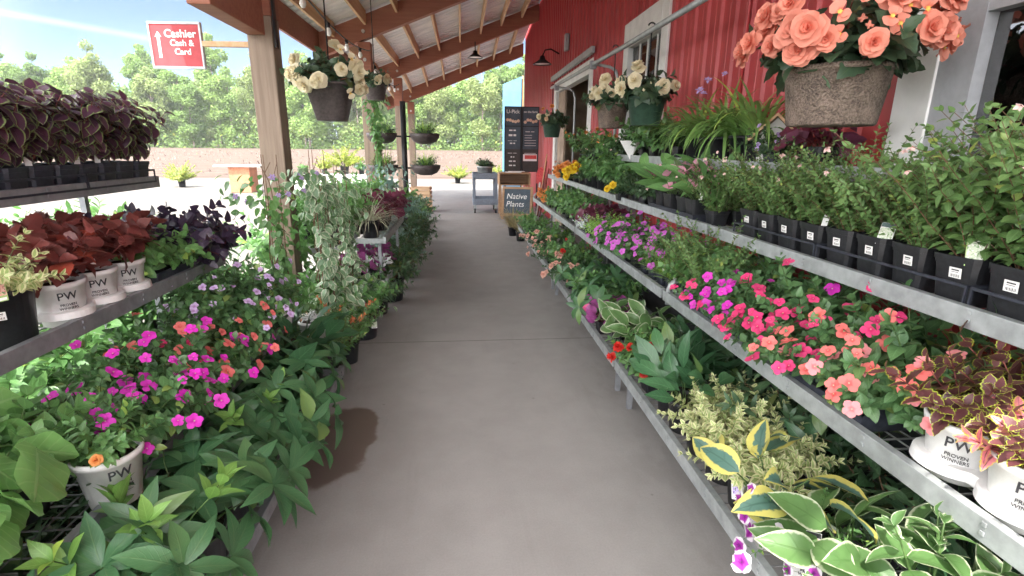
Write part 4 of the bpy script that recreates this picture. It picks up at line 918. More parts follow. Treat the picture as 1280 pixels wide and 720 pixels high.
# ------------------------------------------------------------------ step benches
def hoop(b, x, y, z, side, w_=.16, h=.09):
    pts = [(x, y, z-.06)] + [(x+side*(w_/2-w_/2*math.cos(a)), y, z+h*.4+math.sin(a)*h*.6) for a in np.linspace(0, math.pi, 9)] + [(x+side*w_, y, z-.06)]
    b.tube(pts, .016, 8)
def bench(label, tiers, y0, y1, side, mat=M['galv'], depths=(.36,.36,.36,.32), group='galvanised step benches', hoops=True, panel=False):
    t_ = thing('step_bench', label, 'display bench', (side*1.2, (y0+y1)/2, 0), 0, group)
    L_ = []
    for k, (x, z) in enumerate(tiers):
        d = depths[k]; xa, xb = x, x+side*d; X0, X1 = min(xa,xb), max(xa,xb)
        f = MB(); lip = .034
        fx0, fx1 = (x-.028, x) if side < 0 else (x, x+.028)
        fx0, fx1 = sorted((x, x+side*.028))
        f.box(fx0, fx1, y0, y1, z-.036, z+.026)
        q0, q1 = sorted((x-side*.004, x))
        for y in np.arange(y0+.11, y1-.05, .38):
            for zz in (-.018, .006): f.box(q0, q1, y, y+.013, z+zz, z+zz+.013)
        bx0, bx1 = sorted((xb, xb-side*.028)); f.box(bx0, bx1, y0, y1, z-.036, z+.012)
        ix0, ix1 = sorted((x+side*.028, xb-side*.028))
        for y in (y0, y1-.03): f.box(ix0, ix1, y, y+.03, z-.034, z+.010)
        o = part('shelf_frame', f.mesh('shelf_frame', mat), t_, .004)
        g = MB(); n = int((y1-y0)/.052)
        for i in range(1, n): y = y0+(y1-y0)*i/n; g.box(ix0, ix1, y-.002, y+.002, z-.010, z-.006)
        for i in range(1, 6): xx = ix0+(ix1-ix0)*i/6; g.box(xx-.002, xx+.002, y0+.03, y1-.03, z-.014, z-.010)
        part('wire_shelf', g.mesh('wire_shelf', M['wire']), t_)
        h_ = MB()
        if hoops and k == 1:
            hoop(h_, x+side*.014, y1-.05, z+.01, side)
            part('hoop', h_.mesh('hoop', mat, True), t_)
        for y in (y0+.09, y1-.12):
            for o_ in ((.06, d-.06) if k == 0 else (d-.06,)): part('leg', MB().box(min(x+side*o_,x+side*(o_+.03)), max(x+side*o_,x+side*(o_+.03)), y, y+.03, 0, z-.036).mesh('leg', M['galv_dark']), t_)
    if panel: part('added_shade_panel', MB().box(*sorted((tiers[1][0]+side*.375, tiers[1][0]+side*.38)), y0+.02, y1-.02, .02, tiers[1][1]-.045).mesh('added_shade_panel', M['black_plastic']), t_)  # added black sheet stands in for the shade under the shelves
    return t_
RT = [(.93,.25),(1.20,.70),(1.45,1.09),(1.62,1.46)]
LTI = [(-.78,.15),(-1.05,.50),(-1.42,.89),(-1.72,1.345)]
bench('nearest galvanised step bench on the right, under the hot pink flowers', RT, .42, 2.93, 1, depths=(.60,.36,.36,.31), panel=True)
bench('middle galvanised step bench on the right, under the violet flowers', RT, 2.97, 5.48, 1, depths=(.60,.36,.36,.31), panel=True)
bench('farthest galvanised step bench on the right, under the yellow mums', RT[:3], 5.52, 8.9, 1, depths=(.34,.36,.36))
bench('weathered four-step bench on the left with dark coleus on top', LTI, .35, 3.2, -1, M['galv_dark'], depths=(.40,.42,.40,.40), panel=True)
t_ = bench('small two-shelf metal display table on the left behind the climbers', [(-.70,.72),(-.70,.33)], 4.78, 6.3, -1, M['galv'], depths=(.4,.4), hoops=False)
# rail that the baskets hang from
rk = thing('hanging_rail', 'long grey pipe rail on curved arms above the right benches', 'rail', (1.5, 5, 0))
part('rail', MB().tube([(1.5,.7,2.43),(1.5,5.0,2.45),(1.5,9.1,2.5)], .022, 10).mesh('rail', M['galv'], True), rk)
for y in (.8, 6.25, 8.6):
    part('arm', MB().tube([(1.5,y,2.47),(1.70,y,2.44),(1.77,y,2.40),(1.80,y,2.30),(1.80,y,2.0),(1.80,y,.02)], .017, 8).mesh('arm', M['galv'], True), rk)
    part('clamp', MB().box(1.465,1.535,y-.035,y+.035,2.415,2.50).mesh('clamp', M['galv_dark']), rk, .006)

# ------------------------------------------------------------------ signs and things at the far end
M['sign_red'] = plain('sign_red', (.44,.085,.095), .8, var=.06, scale=14, spec=.15); M['sign_frame'] = plain('sign_frame', (.48,.52,.55), .5); M['letter_white'] = plain('letter_white', (.80,.80,.78), .5, var=.02)
sg = thing('cashier_sign', 'red Cashier sign with white letters and arrow on a wooden arm', 'sign', (-2.18, 4.6, 2.28), R_(-4))
link('panel', MB().box(-.185,.185,-.012,.012,-.15,.15).mesh('p', M['sign_red']), sg)
b = MB().box(-.20,.20,-.018,.014,.15,.168).box(-.20,.20,-.018,.014,-.168,-.15).box(-.20,-.185,-.018,.014,-.15,.15).box(.185,.20,-.018,.014,-.15,.15); bevel(link('frame', b.mesh('f', M['sign_frame']), sg), .003)
link('lettering', text_mesh('Cashier', .078, M['letter_white'], bold=.0016), sg, (.04,-.014,.082)); link('lettering', text_mesh('Cash &\nCard', .062, M['letter_white'], bold=.0012, space=1.0), sg, (.045,-.014,-.015))
b = MB().box(-.140,-.118,-.0135,-.0125,-.09,.065); b.add([(-.155,-.0135,.06),(-.103,-.0135,.06),(-.129,-.0135,.10)], [(0,1,2)]); link('arrow', b.mesh('a', M['letter_white']), sg)
bevel(link('arm', MB().box(.2,.57,-.02,.02,-.005,.035).mesh('arm', M['purlin']), sg), .003)
mb = thing('menu_board', 'tall black double menu board headed U-Pick beside the shop corner', 'sign', (1.445, 13.0, 0))
M['chalk'] = plain('board_slate', (.06,.085,.11), .6, var=.1, scale=8); M['board_low'] = plain('board_lower', (.05,.045,.042), .6, var=.1)
pict = picmat('fruit_picture', (.62,.42,.25), (.75,.6,.45), (.5,.14,.12))
for s, x0, x1 in ((0,-.415,-.01),(1,.01,.415)):
    b = MB().box(x0,x1,-.02,.02,.96,.98).box(x0,x1,-.02,.02,2.46,2.48).box(x0,x0+.02,-.02,.02,.98,2.46).box(x1-.02,x1,-.02,.02,.98,2.46).box(x0+.02,x1-.02,-.02,.02,2.02,2.04); link('frame', b.mesh('f', M['black_metal']), mb)
    link('panel', MB().box(x0+.02,x1-.02,-.008,.01,2.04,2.46).box(x0+.02,x1-.02,-.008,.01,1.50,2.02).mesh('p', M['chalk']), mb); link('panel', MB().box(x0+.02,x1-.02,-.008,.01,.98,1.5).mesh('p', M['board_low']), mb)
    cx = (x0+x1)/2
    link('lettering', text_mesh('U-Pick' if s == 0 else 'on the farm', .118 if s == 0 else .07, M['letter_white'], bold=.001), mb, (cx,-.012,2.36))
    b = MB(); rr_ = random.Random(s)
    for k in range(5): q = cx-.13+.065*k; b.lathe([(.001,-.03),(.028,-.02),(.04,.005),(.03,.03),(.001,.045)], 12, cx=q, cy=-.012, cz=2.13+rr_.uniform(-.02,.05))
    fo = link('fruit_picture', b.mesh('fp', pict, True), mb); fo.scale = (1,.15,1); fo.location = (0,-.011,0)
    b = MB()
    for z, wd, hh in (((1.92,.09,.03),(1.80,.10,.045),(1.69,.12,.008),(1.62,.07,.03),(1.40,.12,.01),(1.30,.05,.03),(1.20,.09,.03),(1.10,.09,.03)) if s == 0 else ((1.90,.12,.012),)): b.box(cx-wd,cx-.01,-.011,-.0095,z,z+hh).box(cx+.015,cx+wd*.8,-.011,-.0095,z,z+hh)
    link('printing', b.mesh('pr', M['letter_white']), mb)
    if s == 1:
        b = MB()
        for z in (1.82,1.76,1.70,1.64,1.58,1.40): b.box(cx-.14,cx+.14-.1*(z>1.7),-.011,-.0095,z,z+.008)
        link('printing', b.mesh('pr', M['letter_white']), mb)
        M['notice'] = plain('notice_red', (.6,.08,.07), .5); link('notice', MB().box(cx-.17,cx+.17,-.014,-.010,1.22,1.38).mesh('n', M['paper']), mb); link('notice', MB().box(cx-.13,cx+.16,-.018,-.0145,1.27,1.36).mesh('n', M['notice']), mb)
link('leg', MB().box(-.012,.012,.021,.05,0,3.1).mesh('leg', M['black_metal']), mb); [link('leg', MB().box(q,q+.03,-.02,.02,0,.96).mesh('leg', M['black_metal']), mb) for q in (-.41,.38)]
M['mural'] = plain('pale_blue_mural', (.17,.40,.58), .6, var=.08, scale=3)
mu = thing('blue_mural_board', 'tall pale blue board with white mountain lines beyond the end of the shop', 'sign', (1.84, 19.9, 0))
link('panel', MB().add([(-.33,0,.02),(.36,0,.02),(.36,0,4.0),(-.33,0,3.72),(-.33,.04,.02),(.36,.04,.02),(.36,.04,4.0),(-.33,.04,3.72)], [(0,1,2,3),(7,6,5,4),(0,3,7,4),(1,5,6,2),(3,2,6,7),(0,4,5,1)]).mesh('p', M['mural']), mu)
b = MB()
for k in range(3): b.add([(-.22+.05*k,-.004,2.5-.12*k),(-.02,-.004,2.85-.12*k),(.2-.03*k,-.004,2.5-.12*k),(-.02,-.004,2.80-.12*k)], [(0,1,3),(1,2,3)])
link('mountain_lines', b.mesh('ml', M['letter_white']), mu); bevel(link('frame', MB().box(.36,.42,-.02,.05,.02,4.02).mesh('f', M['purlin']), mu), .004)
ds = thing('wooden_desk', 'small open-fronted wooden desk in front of the menu board', 'desk', (1.2, 12.3, 0))
b = MB().box(-.36,.36,-.3,.3,.95,.98).box(-.36,-.335,-.28,.3,.70,.95).box(.335,.36,-.28,.3,.70,.95).box(-.335,.335,.27,.3,.70,.95).box(-.335,.335,-.28,.27,.70,.725)
bevel(link('desk_top', b.mesh('d', M['desk']), ds), .004)
for x in (-.34,.30):
    for y in (-.27,.25): link('leg', MB().box(x,x+.04,y,y+.04,0,.70).mesh('leg', M['desk']), ds)
tag(link('paper_sheets', MB().box(-.2,.15,-.22,.05,0,.012).box(-.12,.25,-.1,.18,.013,.02).mesh('ps', M['paper']), None, (1.2,12.3,.983)), 'white papers lying on the wooden desk', 'papers')
ct = thing('utility_cart', 'grey two-tray plastic utility cart near the end of the walkway', 'cart', (.55, 13.0, 0))
M['cart'] = plain('cart_grey', (.17,.20,.25), .5, var=.08)
for z, h in ((.20,.14),(.80,.14)):
    bevel(link('tray', MB().box(-.30,.30,-.42,.42,z,z+.02).box(-.30,-.275,-.42,.42,z+.02,z+h).box(.275,.30,-.42,.42,z+.02,z+h).box(-.275,.275,-.42,-.395,z+.02,z+h).box(-.275,.275,.395,.42,z+.02,z+h).mesh('tray', M['cart']), ct), .01)
for x in (-.29,.23):
    for y in (-.41,.35): link('leg', MB().box(x,x+.06,y,y+.06,.34,.80).mesh('leg', M['cart']), ct)
wh = MB()
for a in range(1): wh.tube([(-.02,0,.055),(.02,0,.055)], .055, 16)
wh = wh.mesh('wheel', M['black_plastic'])
for x in (-.25,.25):
    for y in (-.36,.36): o = link('wheel', wh, ct, (x,y,0)); link('fork', MB().box(-.03,.03,-.012,.012,.10,.20).mesh('fk', M['galv']), o)
potted('dark_small', .55, 12.9, .822, 'grey oval metal tub of dark green plants standing on the utility cart', 'grey', s=1.35, extra=[('dark_small',1.2,.02)], potscale=1.6, name='planted_tub')
cb = thing('chalkboard', 'small A-frame chalkboard reading Native Plants on the floor', 'sign', (1.18, 11.45, 0), R_(-14))
b = MB().box(-.34,-.29,-.015,.015,0,.72).box(.29,.34,-.015,.015,0,.72).box(-.29,.29,-.015,.015,.67,.72).box(-.29,.29,-.015,.015,.08,.13)
fr_ = link('frame', b.mesh('f', M['desk']), cb, (0,0,0), (R_(-14),0,0)); link('panel', MB().box(-.29,.29,-.004,.006,.13,.67).mesh('p', M['chalk']), cb, (0,0,0), (R_(-14),0,0))
tx = text_mesh('Native\nPlants', .17, M['letter_white']); 
for v in tx.vertices: v.co.x += v.co.z*.18
link('lettering', tx, cb, (-.02,.10,.40), (R_(-14),0,0)).location = (-.02,.40*math.sin(R_(14))-.008,.41)
link('rear_frame', MB().box(-.34,-.29,.0,.03,0,.72).box(.29,.34,.0,.03,0,.72).box(-.29,.29,0,.03,.2,.24).mesh('rf', M['desk']), cb, (0,.36,0), (R_(14),0,0))
sh = thing('garden_spade', 'red-bladed spade leaning handle down on the red wall', 'spade', (1.72, 12.0, 0))
M['red_blade'] = plain('red_enamel', (.70,.10,.11), .4)
link('blade', MB().add([(-.09,0,.75),(.09,0,.75),(.10,.01,.95),(.07,.012,1.07),(0,.012,1.12),(-.07,.012,1.07),(-.10,.01,.95)]+[(-.09,.012,.75),(.09,.012,.75),(.10,.022,.95),(.07,.024,1.07),(0,.024,1.12),(-.07,.024,1.07),(-.10,.022,.95)], [(0,1,2,3,4,5,6),(13,12,11,10,9,8,7)]+[(i,i+7,(i+1)%7+7,(i+1)%7) for i in range(7)]).mesh('bl', M['red_blade']), sh, (0,0,0), (0,R_(4),0))
link('handle', MB().tube([(0,.006,.0),(0,.006,.78)], .022, 8).mesh('h', M['white_plastic'], True), sh, (0,0,0), (0,R_(4),0))
for k, (x, y, h, c) in enumerate(((1.84,11.8,1.25,'stem_red'),(1.86,11.62,1.1,'stem_red'),(1.86,11.95,1.4,'purlin'))):
    t_ = thing('garden_tool', ['long red-handled tool leaning on the wall beside the spade','short red-handled tool nearest the doorway','plain wooden-handled hoe behind the spade'][k], 'garden tool', (x-.02,y,0))
    link('handle', MB().tube([(-.12,0,0),(.07,0,h)], .014, 8).mesh('h', M[c], True), t_); link('blade', MB().box(-.17,-.07,-.07,.07,.0,.03).mesh('bl', M['galv_dark']), t_)
# outside on the yard
tb = thing('rust_box_stand', 'rust brown box stand with a pale top out on the yard', 'stand', (-7.5, 19.1, -.05))
bevel(link('body', MB().box(-.34,.34,-.35,.35,0,.86).mesh('b', M['terracotta_box']), tb), .01); bevel(link('table_top', MB().box(-.75,.75,-.5,.5,.86,.91).mesh('t', M['white_paint']), tb), .01)
yt = thing('yard_table', 'long table under a white cloth holding pots out on the yard', 'table', (-3.9, 16.6, -.05))
bevel(link('table_top', MB().box(-1.1,1.1,-.4,.4,.70,.74).mesh('t', M['white_paint']), yt), .01)
cl = MB(); nn = 40
for sgn in (0,1): pass
ed = [(-1.12,-.42),(1.12,-.42),(1.12,.42),(-1.12,.42)]; ring = []
for i in range(4):
    a, c = ed[i], ed[(i+1)%4]
    for j in range(nn): f = j/nn; ring.append((a[0]+(c[0]-a[0])*f, a[1]+(c[1]-a[1])*f))
K = len(ring); vs = [(x,y,.745) for x,y in ring]; vs += [(x*(1+.02*math.sin(i*1.1)), y*(1+.05*math.sin(i*1.1)), .12) for i,(x,y) in enumerate(ring)]
cl.add(vs, [tuple(range(K))]+[(i,i+K,(i+1)%K+K,(i+1)%K) for i in range(K)])
link('cloth', cl.mesh('cloth', M['paper'], False), yt)
for k, (x, kk, s, sp_, lab) in enumerate(((-.85,'gallon',.7,'broad','small green plant in a pot, leftmost on the yard table'),(-.25,'gallon',.75,'yellowbush','small yellow-green plant on the yard table'),(.35,'big',1.5,'yellowbush','tall yellow-leaved shrub in a big black pot on the yard table'),(.85,'gallon',1.0,'broad','bushy green plant at the right end of the yard table'))):
    potted(sp_, -3.9+x, 16.6, .695, lab, kk, s=s, group='pots on the yard table')
potted('yellowbush', -10.6, 21.2, -.05, 'yellow-green bush growing on the yard left of the rust box', 'big', s=1.5, cat='bush', name='yellow_bush'); potted('yellowbush', -.2, 24.0, -.05, 'lime bush beyond the far end of the walkway', 'big', s=1.4, cat='bush', name='lime_bush')
potted('yellowbush', 1.6, 24.6, -.05, 'second lime bush beyond the walkway, nearer the shop corner', 'big', s=1.3, cat='bush', name='lime_bush')
# crates by the far left
cr = MB()
for z in (.02,.12,.22): cr.box(-.24,.24,-.17,-.155,z,z+.07).box(-.24,.24,.155,.17,z,z+.07).box(-.24,-.225,-.155,.155,z,z+.07).box(.225,.24,-.155,.155,z,z+.07)
for x in (-.22,.19):
    for y in (-.152,.122): cr.box(x,x+.03,y,y+.03,.0,.30)
cr.box(-.225,.225,-.155,.155,.02,.03); crm = cr.mesh('crate', M['crate'])
for k, (x, y, z, rz, lab) in enumerate(((-.98,13.0,0,.1,'lower slatted wooden crate on the floor at the far left'),(-1.0,13.02,.30,-.12,'upper slatted wooden crate stacked on another'),(-1.45,13.7,0,.3,'slatted wooden crate half hidden behind the stacked pair'))):
    o = link('wooden_crate', crm, None, (x,y,z), (0,0,rz)); tag(o, lab, 'crate', 'wooden crates')
potted('rhodo', -1.05, 12.2, 0, 'dark shrub in a round white pot in front of the crates', 'whiteround', s=.9)
# pole with half-round planters
pl = thing('planter_pole', 'black pole carrying two tiers of half-round planters on the left', 'planter stand', (-.95, 9.1, 0))
link('pole', MB().tube([(0,0,.02),(0,0,2.25)], .045, 12).mesh('p', M['black_metal'], True), pl); link('base', MB().lathe([(.001,.03),(.22,.025),(.24,0)], 24).mesh('b', M['black_metal'], True), pl)
half = MB()
prof_ = [(0,-.17),(.10,-.165),(.19,-.13),(.24,-.06),(.25,0)]
for sx in (-1, 1):
    pass
bowl = MB().lathe([(.001,-.17),(.10,-.165),(.19,-.13),(.24,-.06),(.25,0),(.235,0),(.225,-.04),(.001,-.045)], 28).mesh('bowl', M['bronze_plastic'], True)
for z in (1.75, 1.24):
    link('arm', MB().tube([(-.42,0,z-.05),(.42,0,z-.05)], .015, 8).mesh('a', M['black_metal'], True), pl)
    for k, (x, y) in enumerate(((-.36,0),(.34,.05))): link('planter_bowl', bowl, pl, (x,y,z)); link('foliage', G['limegrass'][k][0], pl, (x,y,z-.04), (0,0,k), 1.7); link('foliage', G['dark_small'][k][0], pl, (x,y,z-.04), (0,0,k), 1.2)

# ------------------------------------------------------------------ plants on the right benches
FR_ = (-.6, -.55); FL_ = (.6, -.55)
def tray(label, x, y, z, w, d, rz=0, group='black carrier trays', h=.05, solid=True):
    b = MB(); t1 = .006
    if not solid:
        for zz in (.0, h): b.box(-w/2,-w/2+t1,-d/2,d/2,zz,zz+.009).box(w/2-t1,w/2,-d/2,d/2,zz,zz+.009).box(-w/2+t1,w/2-t1,-d/2,-d/2+t1,zz,zz+.009).box(-w/2+t1,w/2-t1,d/2-t1,d/2,zz,zz+.009)
        for sx in (-w/2, w/2-t1):
            for sy in (-d/2, d/2-t1): b.box(sx,sx+t1,sy,sy+t1,.009,h)
        o = link('carrier_tray', b.mesh('carrier_tray', M['flat_plastic']), None, (x,y,z), (0,0,rz)); return tag(o, label, 'tray', group)
    b.box(-w/2,w/2,-d/2,d/2,0,.005).box(-w/2,-w/2+t1,-d/2,d/2,.005,h).box(w/2-t1,w/2,-d/2,d/2,.005,h).box(-w/2+t1,w/2-t1,-d/2,-d/2+t1,.005,h).box(-w/2+t1,w/2-t1,d/2-t1,d/2,.005,h)
    b.box(-w/2-.006,-w/2-.0005,-d/2-.006,d/2+.006,h-.008,h).box(w/2+.0005,w/2+.006,-d/2-.006,d/2+.006,h-.008,h)
    o = link('carrier_tray', b.mesh('carrier_tray', M['flat_plastic']), None, (x,y,z), (0,0,rz)); return tag(o, label, 'tray', group)
# top shelf row of fuchsias, two pots deep (x across, y along)
zs = 1.09-.006
PIT = .172
for i in range(12):
    y = .74+i*PIT
    for q, x in ((0, 1.565), (1, 1.725)):
        fine = i >= 5
        potted('fuchsia_fine' if fine else 'fuchsia', x, y+(.01 if q else 0), zs+.006,
            f"{'fine-leaved ' if fine else 'leafy '}fuchsia in square black pot, {ordn(i)} in the {'front' if q == 0 else 'rear'} row", 'tall',
            s=(1.02 if not fine else 1.05)*(.95+.1*((i*7+q*3)%5)/5), fl='pale', nf=[2,1,3,0,2,1,0,1,0,2,4,4][i] if q == 0 else [1,2,0,2,0,1][i%6], facing=FR_, fs=.8, sticker=(q == 0 and i != 2),
            tagk={2:'pink',4:'teargreen',5:None,6:'green',8:'white'}.get(i) if q == 0 else None, tagoff=(-.01,0,.0), group='fuchsias on the top right shelf', lift=.0, cat='potted fuchsia')
for k in range(3): tray(f"black carrier tray under the fuchsias, {ordn(k)} from the near end", 1.645, .74+PIT*1.5+k*PIT*4, zs+.001, .338, PIT*4-.012, h=.075, solid=False)
for i in range(1):
    y = 3.06+i*.155
    for q, x in ((0, 1.55), (1, 1.69)):
        potted('fuchsia_fine', x, y, zs+.006, f"pale pink fuchsia in small pot, {ordn(i)} beyond the shelf joint, {'front' if q == 0 else 'rear'} row", 'quart', s=.98, fl='pale', nf=2 if q == 0 else 1, facing=FR_, fs=.9, tagk='white' if (q == 0 and i == 1) else None, group='pale pink fuchsias beyond the joint')
for i, (y, x, nf) in enumerate(((3.27,1.53,4),(3.46,1.55,4),(3.66,1.53,4),(3.88,1.55,4),(3.38,1.70,3),(3.75,1.71,4))):
    potted('calla', x, y, zs, f"pink calla lily with long green leaves, {ordn(i)} of the group by the top rail", 'tall', s=1.02, fl='calla', nf=nf, fs=1.1, facing=(-.2,-.3), group='pink calla lilies', tagk='white' if i == 0 else None)
tray('black slatted tray under the pink calla lilies', 1.62, 3.58, zs+.001, .33, .80, h=.06)
for i, (y, x, s_) in enumerate(((4.12,1.56,1.0),(4.34,1.56,1.05),(4.56,1.57,1.0),(4.2,1.72,1.1),(4.6,1.72,1.1))): potted('dark_small', x, y, zs, f"dark bushy plant on the top shelf past the callas, {ordn(i)} along", 'quart', s=s_*1.15, fl='pale' if i == 0 else None, nf=2, facing=FR_)
for i, (y, x, s_) in enumerate(((5.15,1.57,1.1),(5.5,1.6,1.15),(5.8,1.58,1.15),(6.15,1.6,1.1),(5.3,1.76,1.15),(6.0,1.76,1.15))): potted('broad', x, y, zs, f"leafy mid green plant behind the yellow trailing flower, {ordn(i)} along the shelf", 'gallon', s=s_, group='leafy green plants on the far top shelf')
potted('impatiens', 1.47, 4.75, zs, 'plant with two big yellow flowers hanging over the top rail', 'quart', s=.8, fl='yellow', nf=2, fs=1.25, facing=(-1.5,-.9))
for i, (y, x, f_, nf, lab) in enumerate(((6.75,1.56,'yellow',12,'bright yellow mum in full flower on the far top shelf'),(7.1,1.56,'yellow',10,'second bright yellow mum, just past the first'),(7.5,1.56,'orange',10,'dusky orange mum past the yellow ones'),(7.9,1.58,'orange',10,'last orange mum at the far end of the top shelf'),(6.9,1.74,'yellow',7,'yellow mum at the back beside the doorway'),(6.5,1.58,'pale',4,'pale flowered plant just before the yellow mums'),(8.3,1.6,'dusty',9,'dusty orange mum by the end of the shelf'))):
    potted('dark_small', x, y, zs, lab, 'quart', s=1.05, fl=f_, nf=nf, fs=1.35, facing=FR_, tagk='blank' if i in (0,2,4) else None, group='mums on the far top shelf')
# back shelf against the wall
zb_ = 1.46
for i, (y, x) in enumerate(((3.02,1.74),(3.24,1.76),(3.46,1.74),(3.68,1.77),(3.93,1.77))):
    potted('daylily', x, y, zb_+.006, f"strappy arching daylily in black pot on the back shelf, {ordn(i)} from the near end", 'gallon', s=.84, fl='purple' if i in (2,3) else None, nf=2, fs=.9, facing=(-.3,-.2), group='daylilies on the back shelf')
potted('rex', 1.74, 2.45, zb_+.006, 'maroon rex begonia with big textured leaves behind the fuchsias', 'quart', s=.8); potted('heuchera', 1.80, 2.62, zb_+.006, 'small dark heuchera between birdhouse and maroon begonia', 'quart', s=.8)
potted('dark_small', 1.70, 2.78, zb_+.006, 'low torenia with violet blue flowers beside the birdhouse', 'small', s=.9, fl='torenia', nf=5, facing=FR_)
for i, y in enumerate((4.3,4.55,4.85,5.15)): potted(['dark_small','broad','laurel','dark_small'][i], 1.80, y, zb_+.006, f"shadowy green plant against the red wall below the hanging pots, {ordn(i)} along", 'quart', s=1.25)
for i, y in enumerate((5.75,6.1,6.5,6.9,7.3,7.7)):
    b_ = potted(['dark_small','laurel'][i%2], 1.80, y, 1.30, f"dark foliage plant by the doorway, {ordn(i)} along the raised rear ledge", 'gallon', s=1.25, fl='orange' if i%2 else 'pale', nf=3, fs=.7, facing=FR_)
lg = thing('rear_ledge', 'narrow metal ledge along the wall carrying the dark foliage plants', 'shelf', (1.80, 6.7, 1.28)); link('shelf', MB().box(-.11,.11,-1.2,1.2,0,.018).mesh('s', M['galv']), lg)
for y in (-1.1,0,1.1): link('bracket', MB().box(-.1,.1,y-.012,y+.012,-1.28,0).mesh('b', M['galv']), lg)
tag(link('price_flag', MB().add([(-.09,0,.12),(.08,.0,.12),(.02,.0,-.06),(.10,.02,.10)], [(0,2,1),(1,2,3)]).mesh('price_flag', M['paper']), None, (1.60,5.05,1.50), (0,0,-.4)), 'folded pale paper sign standing among the pots below the peat basket', 'paper sign')
# birdhouse
bh = thing('birdhouse', 'white birdhouse with a wooden roof half hidden behind the coir basket', 'birdhouse', (1.78, 2.92, 1.466), R_(-35))
b = MB(); b.add([(-.085,-.07,0),(.085,-.07,0),(.085,-.07,.17),(0,-.07,.255),(-.085,-.07,.17),(-.085,.07,0),(.085,.07,0),(.085,.07,.17),(0,.07,.255),(-.085,.07,.17)], [(0,1,2,3,4),(9,8,7,6,5),(0,5,6,1),(1,6,7,2),(4,9,5,0),(2,7,8,3),(3,8,9,4)]); link('body', b.mesh('b', M['white_paint']), bh)
for s in (-1,1): link('roof', MB().add([(0,-.12,.262),(s*.13,-.12,.13),(s*.13,.12,.13),(0,.12,.262),(0,-.12,.28),(s*.142,-.12,.138),(s*.142,.12,.138),(0,.12,.28)], [(0,1,2,3),(7,6,5,4),(0,4,5,1),(1,5,6,2),(2,6,7,3),(3,7,4,0)]).mesh('r', M['bird']), bh)
link('entrance', MB().lathe([(.001,0),(.022,0)], 16).mesh('e', M['ink']), bh, (0,-.0715,.14), (R_(90),0,0))
# middle shelf
z2 = .70-.006
def pw_carrier(label, x, y, z, n=2, rz=0, pitch=.19):
    """white moulded carrier that holds pots by their waist"""
    b = MB(); out = []; rad = .097
    for k in range(n):
        yc = (k-(n-1)/2)*pitch; a0, a1 = (-math.pi/2 if k == 0 else -1.05), (math.pi/2 if k == n-1 else 1.05)
        out += [(math.cos(a)*rad, yc+math.sin(a)*rad) for a in np.linspace(a0, a1, 15)]
    out += [(-px, -py) for px, py in out]; K = len(out)
    vs = [(px*1.03, py*1.015, .034) for px, py in out]+[(px, py, .058) for px, py in out]+[(px*.9, py*.97, .062) for px, py in out]
    b.add(vs, [(r_*K+i, r_*K+(i+1)%K, (r_+1)*K+(i+1)%K, (r_+1)*K+i) for r_ in (0,1) for i in range(K)]+[tuple(range(2*K, 3*K))])
    o = link('pot_carrier', b.mesh('pot_carrier', M['white_plastic']), None, (x,y,z), (0,0,rz)); return tag(o, label, 'carrier')
potted('coleus_lime', 1.335, 1.13, z2, 'brown coleus with lime leaf edges in a white printed pot on the middle right shelf', 'pw', s=.95, cat='potted coleus'); potted('coleus_pink', 1.325, .94, z2, 'pink and yellow coleus in a white printed pot at the right edge', 'pw', s=.82, cat='potted coleus', tagk='white', extra=[('coleus_lime',.85,.0)])
potted('coleus_lime', 1.50, 1.10, z2, 'brown coleus with lime edges behind the printed pots', 'pw', s=1.12, cat='potted coleus'); potted('coleus_lime', 1.50, .88, z2, 'rearmost brown coleus at the right edge of the middle shelf', 'pw', s=1.05, cat='potted coleus'); potted('coleus_pink', 1.33, .745, z2, 'pink coleus partly outside the frame beside the printed pots', 'pw', s=.95, cat='potted coleus')
pw_carrier('white carrier holding the coleus pots on the middle right shelf', 1.33, 1.035, z2, 2)
mix = [('coral','salmon'),('coral','salmon'),('hotpink','coral'),('hotpink',),('hotpink',),('hotpink','magenta'),('magenta',),('magenta','hotpink')]
names = ['coral pink impatiens nearest the brown coleus','salmon impatiens with few flowers beside the coral one','hot pink and coral impatiens in the middle of the row','hot pink impatiens drooping over the middle rail','hot pink impatiens in the thick of the row','hot pink impatiens mixed with magenta','magenta impatiens at the far end of the row','magenta and hot pink impatiens by the rail hoop']
for i, y in enumerate((1.40,1.54,1.70,1.84,1.98,2.14,2.30,2.46)):
    potted('impatiens', 1.33, y, z2, names[i]+' on the right', 'small', s=.98, fl=[m for m in mix[i]], nf=[13,13,15,15,15,14,13,13][i], fs=1.25, facing=FR_, group='impatiens on the middle right shelf', cat='potted impatiens', tagk='white' if i in (3,) else None)
for i, y in enumerate((1.42,1.62,1.82,2.02,2.22,2.44)):
    potted('impatiens', 1.48, y, z2, f"impatiens in the rear row of the middle right shelf, {ordn(i)} from the near end", 'small', s=1.4, sz=1.15, fs=1.2, fl=[['salmon','coral'],['coral','hotpink'],['hotpink'],['hotpink'],['magenta','hotpink'],['magenta']][i], nf=6, facing=FR_, group='rear impatiens on the middle right shelf', cat='potted impatiens')
for k in range(2): tray(f"dark plastic tray under the impatiens, {['nearer','farther'][k]} half of the middle shelf", 1.40, 1.65+k*.62, z2-.001+.002, .34, .60, h=.055)
for i, (y, x) in enumerate(((2.62,1.34),(2.76,1.36),(2.90,1.34),(2.68,1.50),(2.9,1.52),(3.1,1.5))): potted('broad' if i % 2 else 'fuchsia_fine', x, y, z2, f"dusky green bushy plant around the rail hoop, {ordn(i)} of the cluster", 'quart', s=.98 if i % 2 else 1.15, tagk='white' if i < 2 else None)
